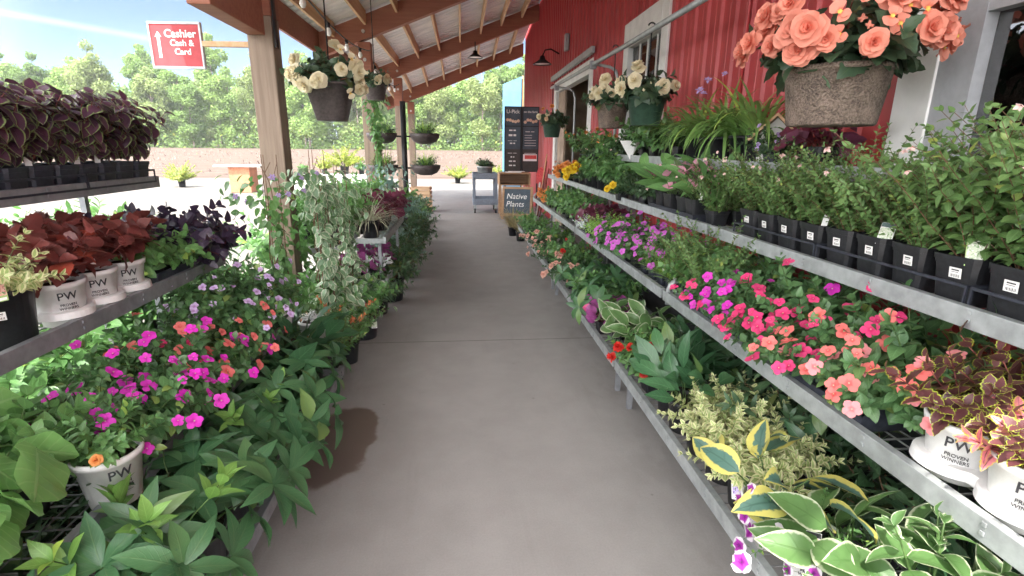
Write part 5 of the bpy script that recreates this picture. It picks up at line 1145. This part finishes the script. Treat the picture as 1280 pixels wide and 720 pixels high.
for i, y in enumerate((3.03,3.18,3.34,3.50)): potted('limegrass', 1.31, y, z2, f"tuft of fine lime green foliage with a white label, {ordn(i)} of four", 'small', s=.95, tagk='blank', group='lime green tufts')
for i, (y, x) in enumerate(((3.28,1.45),(3.50,1.46),(3.74,1.45),(3.97,1.46),(3.70,1.31),(3.92,1.30),(4.14,1.31))): potted('impatiens', x, y, z2, f"mound of violet pink flowers above the middle shelf, {ordn(i)} along", 'quart', s=1.15, fl='violet', nf=26, facing=FR_, fs=1.35, group='violet pink flower mounds', cat='potted flowers')
for i, (y, x) in enumerate(((4.42,1.32),(4.68,1.33),(4.92,1.34),(4.3,1.49),(4.7,1.5))): potted('succulent', x, y, z2, f"soft bright green mound beside the violet flowers, {ordn(i)} along", 'quart', s=1.25)
potted('silver', 1.27, 5.15, z2, 'silvery blue plant spilling over the middle rail', 'small', s=1.1)
for i, (y, x) in enumerate(((5.2,1.45),(5.5,1.44))): potted('heuchera', x, y, z2, f"dark purple leaved heuchera on the far middle shelf, {['nearer','farther'][i]} one", 'quart', s=1.15)
for i, (y, x) in enumerate(((5.75,1.33),(6.1,1.35),(6.45,1.34),(6.85,1.36),(7.25,1.34),(5.95,1.5),(6.6,1.5),(7.1,1.5))): potted('broad' if i % 3 else 'laurel', x, y, z2, f"green leafy plant on the far middle shelf, {ordn(i)} of the group", 'quart', s=1.0, group='green plants on the far middle shelf')
potted('dark_small', 1.32, 7.65, z2, 'orange flowered plant at the far end of the middle shelf', 'quart', s=1.0, fl='orange', nf=8, fs=1.3, facing=FR_); potted('dark_small', 1.34, 8.1, z2, 'last dusty orange plant at the far end of the middle shelf', 'quart', s=1.0, fl='orange', nf=8, fs=1.2, facing=FR_)
# bottom shelf
z1 = .25-.006
potted('hosta', 1.13, .93, z1, 'big hosta with cream leaf edges at the bottom right corner', 'big', s=1.0, cat='potted hosta', extra=[('hosta_shoot',.9,.05)], potscale=.8); potted('hosta', 1.10, 1.17, z1, 'hosta with cream edges beside the white printed pot', 'gallon', s=.86, cat='potted hosta', var=1, sz=.9)
potted('hosta', 1.32, .80, z1, 'hosta at the very corner under the coleus shelf', 'gallon', s=.95, cat='potted hosta', extra=[('hosta_shoot',.9,.04)])
potted('hosta_yellow', 1.03, 1.43, z1, 'yellow-edged blue hosta in a white printed pot', 'pw', s=1.2, cat='potted hosta', sz=1.0); potted('petunia', 1.06, 1.245, z1, 'trailing petunia with white-edged purple flowers spilling over the bottom rail', 'pw', s=.85, fl='petunia', nf=9, facing=(-1,-.3), fs=1.0, cat='potted petunia', tagk='pink')
potted('petunia', 1.22, 1.42, z1, 'purple and white petunia behind the yellow-edged hosta', 'quart', s=1.1, fl='petunia', nf=5, facing=(-.3,-.3), cat='potted petunia')
for i, (y, x) in enumerate(((1.60,1.06),(1.78,1.055),(1.97,1.055),(1.66,1.22),(1.88,1.22),(2.06,1.21))): potted('cream', x, y, z1, f"cream-edged shrub in a black pot, {['front','front','front','rear','rear','rear'][i]} row, {ordn(i%3)} along", 'gallon', s=1.0, tagk='violet' if i == 0 else None, tagoff=(-.03,-.02,-.05), group='cream-edged shrubs on the bottom right shelf')
for i, (y, x) in enumerate(((2.16,1.05),(2.34,1.06),(2.30,1.2),(2.52,1.18))): potted('peace', x, y, z1, f"dark glossy long-leaved plant in a black pot, {ordn(i)} from the cream shrubs", 'gallon' if i < 2 else 'quart', s=1.0, sticker=(i == 0), group='dark glossy plants on the bottom right shelf')
for i, (y, x) in enumerate(((2.58,1.04),(2.74,1.06))): potted('laurel', x, y, z1, f"green plant with scarlet plumes on the bottom right shelf, {['nearer','farther'][i]} one", 'quart', s=.8, fl='red', nf=5-i, facing=FR_, fs=1.0)
for i, (y, x) in enumerate(((2.95,1.05),(3.18,1.06),(3.05,1.22))): potted('hosta', x, y, z1, f"smaller pale-edged hosta past the scarlet plumes, {ordn(i)} along", 'gallon', s=.82, cat='potted hosta')
potted('heuchera_purple', 1.02, 3.52, z1, 'low plant with dusty pink leaves by the bottom rail', 'quart', s=1.0)
for i, (y, x) in enumerate(((3.75,1.05),(4.02,1.06),(4.28,1.06),(3.9,1.22),(4.2,1.22))): potted('hellebore' if i % 2 == 0 else 'laurel', x, y, z1, f"upright green long-leaved plant on the far bottom shelf, {ordn(i)} of five", 'quart', s=.9 if i%2 == 0 else .95)
for i, (y, x, n_) in enumerate(((4.75,1.04,9),(5.05,1.05,8),(5.9,1.03,9),(6.4,1.05,9),(6.9,1.04,7))): potted('dark_small', x, y, z1, f"dusty peach flowering plant on the far bottom shelf, {ordn(i)} along", 'quart', s=1.25, fl='dusty', nf=n_, fs=1.5, facing=FR_, group='dusty peach flowers on the far bottom shelf')
for i, (y, x) in enumerate(((5.35,1.05),(5.62,1.06),(5.2,1.22),(6.15,1.22),(6.65,1.2),(7.3,1.05),(7.7,1.05),(8.2,1.06))): potted('dark_small' if i % 2 else 'laurel', x, y, z1, f"dark green bushy plant between the peach flowers, {ordn(i)} along", 'quart', s=1.1, fl='red' if i == 2 else None, nf=2, facing=FR_)
potted('browngrass', .98, 8.75, 0, 'tuft of brownish grass on the floor by the chalkboard', 'gallon', s=1.0); potted('browngrass', .9, 9.3, 0, 'second brownish grass tuft, nearer the chalkboard', 'gallon', s=1.05)

# ------------------------------------------------------------------ hanging baskets
def basket(label, x, y, ztop, rt, rb, h, mat, s, fls, nf, fs, facing, hook, wires=3, buds=0, var=0, sp_='begonia_up', shape=None, rz=0, emin=-.12):
    root = thing('hanging_basket', label, 'hanging basket', (x, y, ztop-h), 0)
    p = [(.001,0),(rb*.96,0),(rb,.006),(rt-.004,h-.02),(rt+.008,h-.019),(rt+.006,h),(rt-.006,h),(rt-.01,h-.03)]
    po = link('pot', MB().lathe(p, 32, shape).mesh('pot', mat, True), root); link('soil', soil(rt-.004, h), po)
    me, tips, dirs = G[sp_][var % len(G[sp_])]; link('foliage', me, root, (0,0,h-.03), (0,0,rz), s)
    rv = random.Random(int(x*100)+int(y*10)); cr, sr = math.cos(rz), math.sin(rz)
    for j in range(nf+buds):
        a = math.atan2(facing[1], facing[0]) + rv.uniform(-1.5,1.5) if j % 5 else rv.uniform(0,6.28)
        e = rv.uniform(emin, .5 if j % 3 else 1.15); R0 = (rt+.085)*s*rv.uniform(.84,1.06)*(1 if j < nf else .9)
        d = Vector((math.cos(a)*math.cos(e), math.sin(a)*math.cos(e), math.sin(e)))
        loc = Vector((d.x*R0, d.y*R0, h+.045*s+d.z*R0*.95))
        dv = (d + Vector((facing[0]*.35, facing[1]*.35, rv.uniform(-.3,.1)))).normalized()
        q = dv.to_track_quat('Z','Y').to_euler(); q.rotate_axis('Z', rv.uniform(0,6.28))
        if j < nf: link('flower', FL[fls[j % len(fls)]], root, loc, q, fs*rv.uniform(.7,1.15))
        else: link('flower_bud', FL['bud' if fls[0].startswith('peach') else 'budc'], root, loc, q, fs*rv.uniform(.7,1.1))
    b = MB()
    for i in range(wires): a = i*2*math.pi/wires+.5; b.tube([(math.cos(a)*rt, math.sin(a)*rt, h-.01), (0,0,hook[2])], .003, 5)
    b.tube([(0,0,hook[2]), (0,0,hook[3]-.05)]+[(.0+.03*math.sin(a), 0, hook[3]-.03+.03*(1-math.cos(a))) for a in np.linspace(.3, 4.4, 9)], .006, 6)
    link('hanger', b.mesh('hanger', M['black_metal'], True), root); return root
basket('large coir basket of double peach begonias hanging at the upper right', 1.5, 2.1, 1.865, .192, .162, .22, M['coir'], 1.22, ['peach2','peach_s','peach3','peach','peach_s'], 46, 1.0, (-.6,-.8), (0,0,.40,.82), buds=14, var=0, emin=-.05)
basket('coir basket of cream begonias hanging from the rail, left of the green pot', 1.5, 5.35, 1.98, .155, .125, .24, M['coir'], 1.0, ['cream2','cream_s','cream3'], 12, 1.05, (-.5,-.85), (0,0,.38,.74), buds=4, var=1)
basket('green plastic hanging pot of cream begonias below the rail', 1.5, 4.35, 1.95, .155, .115, .22, M['green_plastic'], .95, ['cream2','cream3','cream_s'], 11, 1.05, (-.5,-.85), (0,0,.38,.74), buds=4, var=2)
basket('small green hanging pot of orange and cream flowers beside the menu board', 1.5, 8.95, 1.93, .16, .12, .22, M['green_plastic'], 1.0, ['orange','cream','apricot'], 9, 1.1, (-.5,-.85), (0,0,.38,.80), var=0)
basket('dark angular hanging pot of cream begonias beside the nearest post', -1.05, 4.6, 2.03, .185, .115, .29, M['bronze_plastic'], 1.1, ['cream2','cream_s','cream3','cream2'], 22, 1.12, (.25,-.95), (0,0,.45,1.58), buds=5, var=1, shape=4, emin=-.5)
basket('second cream begonia basket hanging farther off behind the angular pot', -1.10, 7.3, 2.32, .15, .11, .2, M['bronze_plastic'], .85, ['cream2','apricot','cream_s'], 13, 1.0, (.1,-1), (0,0,.38,1.28), var=2)

# ------------------------------------------------------------------ plants on the left bench
zt = 1.345-.006
for i in range(9):
    y = 1.98+i*.140
    for q, x in ((0,-1.80),(1,-1.945)):
        potted('coleus_dark', x, y, zt+.004, f"dark purple coleus on the top left shelf, {'front' if q == 0 else 'rear'} row, {ordn(i)} along", 'cell', lift=.045, s=.94*(.94+.12*((i*5+q*3)%4)/4), tagk='white' if (q == 0 and i in (3,5,6)) else None, tagoff=(.01,0,.02), group='dark coleus on the top left shelf', cat='potted coleus')
tray('nearer black flat holding dark coleus on the top left shelf', -1.872, 2.26, zt, .31, .70, h=.062, solid=False); tray('farther black flat holding dark coleus on the top left shelf', -1.872, 2.89, zt, .31, .55, h=.062, solid=False)
potted('lobed', -1.80, 1.80, zt, 'small green plant at the left edge beside the coleus flats', 'cell', s=.8)
z3 = .89-.006
potted('cream', -1.55, 1.80, z3, 'variegated small-leaved shrub in a large black pot at the left edge', 'big', s=1.0, sticker=True, tagk='tear', tagrot=.15, tagoff=(.01,.0,.0), var=1, potscale=.86)
for i, (x, y) in enumerate(((-1.52,2.04),(-1.52,2.23),(-1.52,2.42),(-1.71,2.06),(-1.71,2.25),(-1.71,2.44))): potted('coleus_red', x, y, z3, f"brick red coleus in a white printed pot, {'front' if i < 3 else 'rear'} row, {ordn(i%3)} along", 'pw', s=.95, lift=.02, tagk='blank' if i in (1,2) else None, tagoff=(.02,0,.05), group='red coleus in white printed pots', cat='potted coleus', pwrot=.25)
pw_carrier('white carrier holding the red coleus pots on the left', -1.52, 2.23, z3, 3); pw_carrier('white rear carrier of the red coleus pots on the left', -1.71, 2.25, z3, 3)
for i, (x, y, lab) in enumerate(((-1.53,2.62,'green trailing plant with lobed leaves next to the red coleus'),(-1.52,2.76,'second green trailing plant with lobed leaves'),(-1.71,2.66,'green lobed-leaved plant in the rear of the round tray'))): potted('lobed', x, y, z3+.008, lab, 'quart', s=.95, tagk='white' if i == 1 else None)
for i, (x, y, lab) in enumerate(((-1.52,2.91,'near-black sweet potato vine at the end of the shelf'),(-1.52,3.06,'last near-black sweet potato vine on the third left shelf'),(-1.70,2.78,'near-black vine behind the green trailing plants'),(-1.69,2.98,'rearmost near-black sweet potato vine'))): potted('sweetblack', x, y, z3+.008, lab, 'quart', s=1.05)
tray('shallow black tray under the green and black vines on the left', -1.605, 2.84, z3, .33, .62, h=.07)
for i, y in enumerate((1.15,1.38)): potted('lobed', -1.58, y, z3, f"green plant on the third left shelf outside the frame edge, {['nearer','farther'][i]} one", 'gallon', s=1)
z4 = .50-.006; z5_ = .15
potted('bergenia', -1.19, 1.10, z4, 'bergenia with big round glossy leaves at the left edge', 'gallon', s=.85, cat='potted bergenia'); potted('bergenia', -1.17, .93, z4, 'nearest bergenia with big round leaves at the lower left corner', 'gallon', s=.85, cat='potted bergenia'); potted('bergenia', -.95, .92, z5_, 'low bergenia leaning out at the lower left corner', 'gallon', s=.9, cat='potted bergenia')
potted('bergenia', -1.32, 1.22, z4, 'bergenia at the back of the lower left shelf', 'gallon', s=1.05, cat='potted bergenia')
potted('laurel', -1.07, 1.48, z4, 'green plant in a white printed pot on the lower left shelf', 'pw', s=.55, pwrot=.3, fl='orange', nf=1, fs=.5, facing=FL_)
potted('broad', -1.30, 1.42, z4, 'broad-leaved plant behind the white printed pot', 'gallon', s=1.0)
mg = [('magenta',)]*6+[('magenta','coral'),('coral','hotpink'),('coral',),('coral','magenta')]
for i, (x, y, k_) in enumerate(((-1.15,1.70,0),(-1.15,1.86,0),(-1.15,2.02,0),(-1.16,2.17,6),(-1.30,1.78,0),(-1.30,1.97,0),(-1.30,2.14,7),(-1.17,2.32,9),(-1.31,2.32,8),(-1.17,2.46,8))):
    potted('impatiens', x, y, z4+.006, f"{'magenta' if k_ < 6 else 'coral and magenta' if k_ != 8 else 'coral'} impatiens on the lower left shelf, {ordn(i)} of the bed", 'small', s=1.1, fl=list(mg[k_]), nf=11, fs=1.15, facing=FL_, group='impatiens on the lower left shelf', cat='potted impatiens', tagk='blank' if i == 0 else None, sz=1.15)
tray('dark tray under the magenta impatiens on the lower left shelf', -1.225, 1.98, z4, .33, .74, h=.06)
for i, (x, y) in enumerate(((-1.17,2.64),(-1.18,2.82),(-1.18,3.0),(-1.33,2.72),(-1.33,2.92))): potted('impatiens', x, y, z4, f"pale lilac impatiens on the lower left shelf, {ordn(i)} of the group", 'gallon', s=1.2, fl='lilac', nf=12, facing=FL_, group='lilac impatiens on the left', cat='potted impatiens', sz=1.1)
potted('white', -.97, 3.28, .30, 'thin plant with a bare stem in a white printed pot past the lilac flowers', 'pw', s=.45, pwrot=.0)
st = link('plant_stool', MB().lathe([(.001,.298),(.12,.296),(.125,.28),(.11,0)], 20).mesh('plant_stool', M['black_plastic'], True), None, (-.97,3.28,0)); tag(st, 'upturned black pot serving as a stand for the white printed pot', 'stand')
tag(link('paper_bag', MB().add([(-.06,0,0),(.06,0,0),(.075,.0,.15),(-.05,.0,.17),(-.06,.05,0),(.06,.05,0),(.06,.02,.15),(-.045,.02,.16)], [(0,1,2,3),(7,6,5,4),(0,4,5,1),(1,5,6,2),(3,7,4,0),(2,6,7,3)]).mesh('paper_bag', M['paper']), None, (-1.09,3.05,.496), (0,0,.4)), 'crumpled white paper bag beside the white printed pot', 'paper bag')
# bottom shelf
z5 = .15-.006
for i, (x, y, s_, lime) in enumerate(((-.90,1.50,1.02,0),(-.90,1.78,1.0,0),(-.90,2.05,1.0,1),(-.92,2.32,1.0,0),(-.90,2.58,.95,0),(-1.02,1.95,.9,0),(-1.06,2.25,1.05,0))):
    potted('hellebore', x, y, z5, f"hellebore with fingered dark leaves, {ordn(i)} along the bottom left shelf", 'big' if i == 0 else 'gallon', s=s_*1.05, extra=[('hellebore_lime',.85,.02)] if lime else None, group='hellebores on the bottom left shelf', cat='potted hellebore', potscale=.9 if i == 0 else 1.0, sz=.82)
potted('hellebore', -.93, 1.27, z5, 'hellebore with pale green new shoots at the lower left', 'gallon', s=1.0, extra=[('hellebore_lime',1.0,.05)], cat='potted hellebore'); potted('hellebore', -.95, 1.03, z5, 'nearest hellebore under the bergenia at the bottom edge', 'gallon', s=1.0, cat='potted hellebore')
for i, (x, y) in enumerate(((-.92,2.82),(-.94,3.02),(-1.07,2.55),(-1.08,2.85))): potted('peace', x, y, z5, f"dark long-leaved plant at the end of the bottom left shelf, {ordn(i)} of four", 'gallon', s=1.25)
# beyond the bench: pots on the floor, climbers, table
for i, (x, y, rd) in enumerate(((-.90,3.38,1),(-.86,3.68,1),(-1.05,3.6,0))): potted('nandina', x, y, 0, f"bushy nandina on the floor {['with orange tips nearest the wet patch','with orange tips next to the laurel pot','at the back of the trio'][i]}", 'gallon', s=.98, extra=[('nandina_red',1.0,.02)] if rd else None, tagk='teargreen' if i == 0 else None, sticker=(i == 0), cat='potted nandina')
potted('laurel', -.83, 4.2, 0, 'green laurel in a black pot with a square white label on the floor', 'big', s=1.1, sticker=True, potscale=.92)
tag(link('laurel_label', TAG['green'], None, (-.735,4.125,.10), (R_(6),0,R_(15))), 'white and green square label on the laurel pot', 'label')
def column(r, n): 
    z = r.uniform(.1,1.28,n); a = r.uniform(0,6.28,n); q = (.10+.08*np.sin(z*5+1)+.06*np.cos(a*2+z*4))*r.uniform(.4,1.5,n)
    O = np.stack([np.cos(a), np.sin(a), np.zeros(n)], -1); P = O*q[:,None]; P[:,2] = z; P[:,0] += .04*np.sin(z*3); return P, O
def twine(n, h, rad, turns, seed):
    r = np.random.default_rng(seed); zz = np.linspace(0, h, 16); return np.stack([np.stack([np.cos(zz/h*turns*6.28+k*2.1)*rad, np.sin(zz/h*turns*6.28+k*2.1)*rad, zz], -1) + r.normal(0,.012,(16,3)) for k in range(n)])
stk = np.stack([np.stack([np.full(16,x), np.full(16,y), np.linspace(-.05,1.4,16)], -1) for x, y in ((.06,0),(-.05,.04),(0,-.06))])
def climber(label, x, y, z, mat, seed, n, fn, leaf, W, pk='gallon', droop=.8, flk=None, nf=0, stems=None, shape='ovate', cat='climbing plant', sm='stem_brown', s=1.0, fs=1.0):
    root = thing('climbing_plant', label, cat, (x,y,z)); p = POT[pk]; po = link('pot', p['me'], root); link('soil', p['soil'], po)
    me, P, O = cloud_mesh('foliage_climber', [LM[mat], M[sm]], seed, n, fn, leaf, W, shape, .6, .2, droop, 5, stems=np.concatenate([stk, twine(3,1.35,.05,1.5,seed)]) if stems is None else stems, rad=.005)
    link('foliage', me, root, (0,0,p['h']-.05), scale=s)
    rv = random.Random(seed); idx = sorted(range(len(P)), key=lambda i: -(P[i][2]*.8 + P[i][0]*1.2 - P[i][1]*1.2 + rv.uniform(0,.9)))[:nf]
    for i in idx:
        dv = (Vector(O[i])*.6+Vector((.4,-.6,.3))).normalized(); link('flower', FL[flk], root, (Vector(P[i])+Vector(O[i])*.03)*s+Vector((0,0,p['h']-.05)), dv.to_track_quat('Z','Y').to_euler(), fs*rv.uniform(.8,1.1))
    return root
climber('tall cream-edged climber on stakes beside the nearest post', -1.03, 3.88, 0, 'vine', 51, 520, column, (.055,.085), .34)
def column2(r, n):
    P, O = column(r, n); P[:,:2] *= 1.35; P[:,2] = P[:,2]*.95; return P, O
climber('second cream-edged climber hanging low beside the metal table', -.98, 4.35, 0, 'vine', 52, 420, column2, (.055,.085), .34, s=.92)
climber('purple clematis on tall stakes in front of the nearest post', -1.24, 3.55, 0, 'mid', 53, 330, column, (.05,.075), .34, flk='purple', nf=10, s=.98, fs=.75)
def thin(r, n):
    P, O = column(r, n); P[:,:2] *= .55; P[:,2] *= 1.55; return P, O
climber('slim climber reaching up the second post', -1.22, 8.0, 0, 'mid', 54, 420, thin, (.06,.09), .36, s=1.1)
climber('airy blue-green climber behind the metal table', -.95, 6.9, 0, 'bluegreen', 55, 560, column2, (.05,.075), .3, s=1.0)
zt2 = .72-.006
potted('carex', -.86, 4.96, zt2, 'pale striped sedge in a black pot at the end of the metal table', 'gallon', s=.95, sz=.85); potted('carex', -1.0, 5.2, zt2, 'second striped sedge behind the first on the metal table', 'gallon', s=.85)
for i, (x, y) in enumerate(((-.84,5.42),(-.86,5.72),(-1.0,5.5),(-.88,6.02))): potted('heuchera', x, y, zt2, f"dark red heuchera on the metal table, {ordn(i)} from the sedge", 'gallon', s=1.3, group='red heucheras on the metal table')
for i, (x, y, k_, s_) in enumerate(((-.98,4.93,'heuchera_purple',1.15),(-.83,4.95,'white',.95),(-.9,5.3,'heuchera_purple',1.1))): potted(k_, x, y, .33, ['purple heuchera on the lower shelf of the metal table','pale white-green plant on the lower shelf of the metal table','second purple heuchera deeper on the lower shelf'][i], 'quart', s=s_)
for i, (x, y, s_) in enumerate(((-1.22,5.05,1.05),(-1.3,5.6,1.15),(-1.25,6.3,1.1),(-1.55,5.4,1.1),(-1.15,4.9,.8))): potted('midleafy', x, y, .62 if i != 4 else zt2, f"bright green long-leaved plant behind the metal table, {ordn(i)} of the group", 'gallon', s=s_)
bench('plain metal bench behind the small display table on the left', [(-1.14,.62)], 4.85, 8.4, -1, M['galv'], depths=(.6,), group=None, hoops=False)
for i, (x, y, s_) in enumerate(((-.80,4.85,.78),(-.74,5.3,.9),(-.78,5.75,.95),(-.74,6.25,1.0),(-.76,6.8,1.0),(-.74,7.4,1.0),(-.74,8.0,1.0),(-.76,8.6,.95),(-.78,9.3,.9))): potted('rhodo', x, y, 0, f"dark rhododendron in a pot on the floor along the left, {ordn(i)} beyond the laurel", 'big' if i%2 else 'gallon', s=s_, group='rhododendrons along the left of the walkway', sticker=(i==0))
for i, (x, y, z_, k_, s_) in enumerate(((-.98,6.6,.0,'bluegreen',1.5),(-.92,7.4,.45,'bluegreen',1.35),(-.98,8.0,.5,'laurel',1.3),(-1.3,7.0,.62,'midleafy',1.1),(-1.32,7.7,.62,'laurel',1.4),(-.92,9.9,0,'laurel',1.3),(-.95,10.6,0,'rhodo',1.1),(-.9,11.3,0,'dark_small',1.8),(-1.3,9.9,0,'rhodo',1.3))):
    if z_ in (.45,.5): sx = link('plant_stand', MB().lathe([(.001,z_),(.15,z_-.002),(.155,z_-.02),(.12,0)], 20).mesh('plant_stand', M['black_plastic'], True), None, (x,y,0)); tag(sx, ['upturned black tub under the trailing blue-green plant','upturned black tub under the leafy shrub past the blue-green plant'][z_ == .5], 'stand')
    potted(k_, x, y, z_+(.0 if z_ else 0), f"{['trailing blue-green plant by the floor pots','trailing blue-green plant raised on a tub','leafy shrub raised on a tub','long-leaved plant on the plain bench','laurel on the plain bench','laurel on the floor before the planter pole','rhododendron past the planter pole','low bushy plant near the crates','rhododendron behind the planter pole'][i]}", 'gallon', s=s_)

# plants standing behind the left bench, seen through its shelves
bb_ = bench('low metal bench behind the stepped bench on the left', [(-2.62,.62)], .9, 4.3, -1, M['galv_dark'], depths=(.5,), group=None, hoops=False)
for i, y in enumerate((1.2,1.5,1.8,2.1,2.4,2.7,3.0,3.3,3.65,4.0)):
    potted(['broad','midleafy','laurel','rhodo'][i%4], -2.85+.12*(i%2), y, .615, f"leafy plant on the low bench behind the stepped left bench, {ordn(i)} along", 'gallon', s=[1.35,.95,1.3,1.1][i%4], group='plants behind the left bench')

# thin summer haze over the whole place
hz, ht, hb_ = newmat('haze_air')
pv = ht.node('ShaderNodeVolumePrincipled'); pv.inputs['Color'].default_value = (.93,.96,1,1); pv.inputs['Density'].default_value = .0008; pv.inputs['Anisotropy'].default_value = .2
ht.n.remove(hb_); ht.l.new(pv.outputs[0], [n for n in ht.n if n.type == 'OUTPUT_MATERIAL'][0].inputs['Volume'])
tag(link('haze', MB().box(-720,720,-320,920,-1.2,29).mesh('haze', hz)), 'thin pale summer haze over the yard and the field', 'haze', None, 'stuff')

# greenery round the foot of the nearest post
for i, (x, y, z_, k_, s_) in enumerate(((-1.5,3.55,0,'midleafy',1.2),(-1.75,3.9,0,'laurel',1.9),(-1.42,4.25,0,'midleafy',1.25),(-1.85,4.5,0,'broad',1.9),(-1.2,4.6,0,'midleafy',1.2),(-1.7,5.0,.3,'midleafy',1.2),(-1.95,3.45,.3,'broad',1.5),(-2.1,4.1,.3,'rhodo',1.2))):
    if z_: sx = link('plant_stand', MB().lathe([(.001,z_),(.15,z_-.002),(.155,z_-.02),(.12,0)], 20).mesh('plant_stand', M['black_plastic'], True), None, (x,y,0)); tag(sx, f"upturned black tub under the {['','','','','','leafy plant just past the nearest post','broad plant before the nearest post','dark shrub left of the nearest post'][i]}", 'stand')
    potted(k_, x, y, z_, f"{['long-leaved plant before','laurel left of','long-leaved plant close against','broad leafy bush behind','slim leafy plant right behind','leafy plant on a tub beyond','broad plant on a tub before','dark shrub on a tub left of'][i]} the foot of the nearest post", 'gallon', s=s_)

for i, y in enumerate((.85,1.15,1.45,1.75,2.05,2.35,2.65)): potted('rhodo', -1.28, y, .144, f"shaded dark plant under the lower left shelf, {ordn(i)} from the near end", 'gallon', s=.62, group='shaded plants under the lower left shelf')

for i, y in enumerate((1.0,1.4,1.8,2.2,2.6,3.0,3.4)): potted(['broad','midleafy','laurel'][i%3], -2.3-.1*(i%2), y, 0, f"leafy plant on the ground behind the stepped left bench, {ordn(i)} along", 'gallon', s=[2.0,1.15,1.9][i%3], group='ground plants behind the left bench')
for i, y in enumerate((1.05,1.35,1.65,1.95,2.25,2.6,2.85)): potted(['peace','rhodo'][i%2], 1.42, y, z1, f"shaded plant deep on the bottom right shelf, {ordn(i)} from the near end", 'quart', s=.85, group='shaded plants on the bottom right shelf')
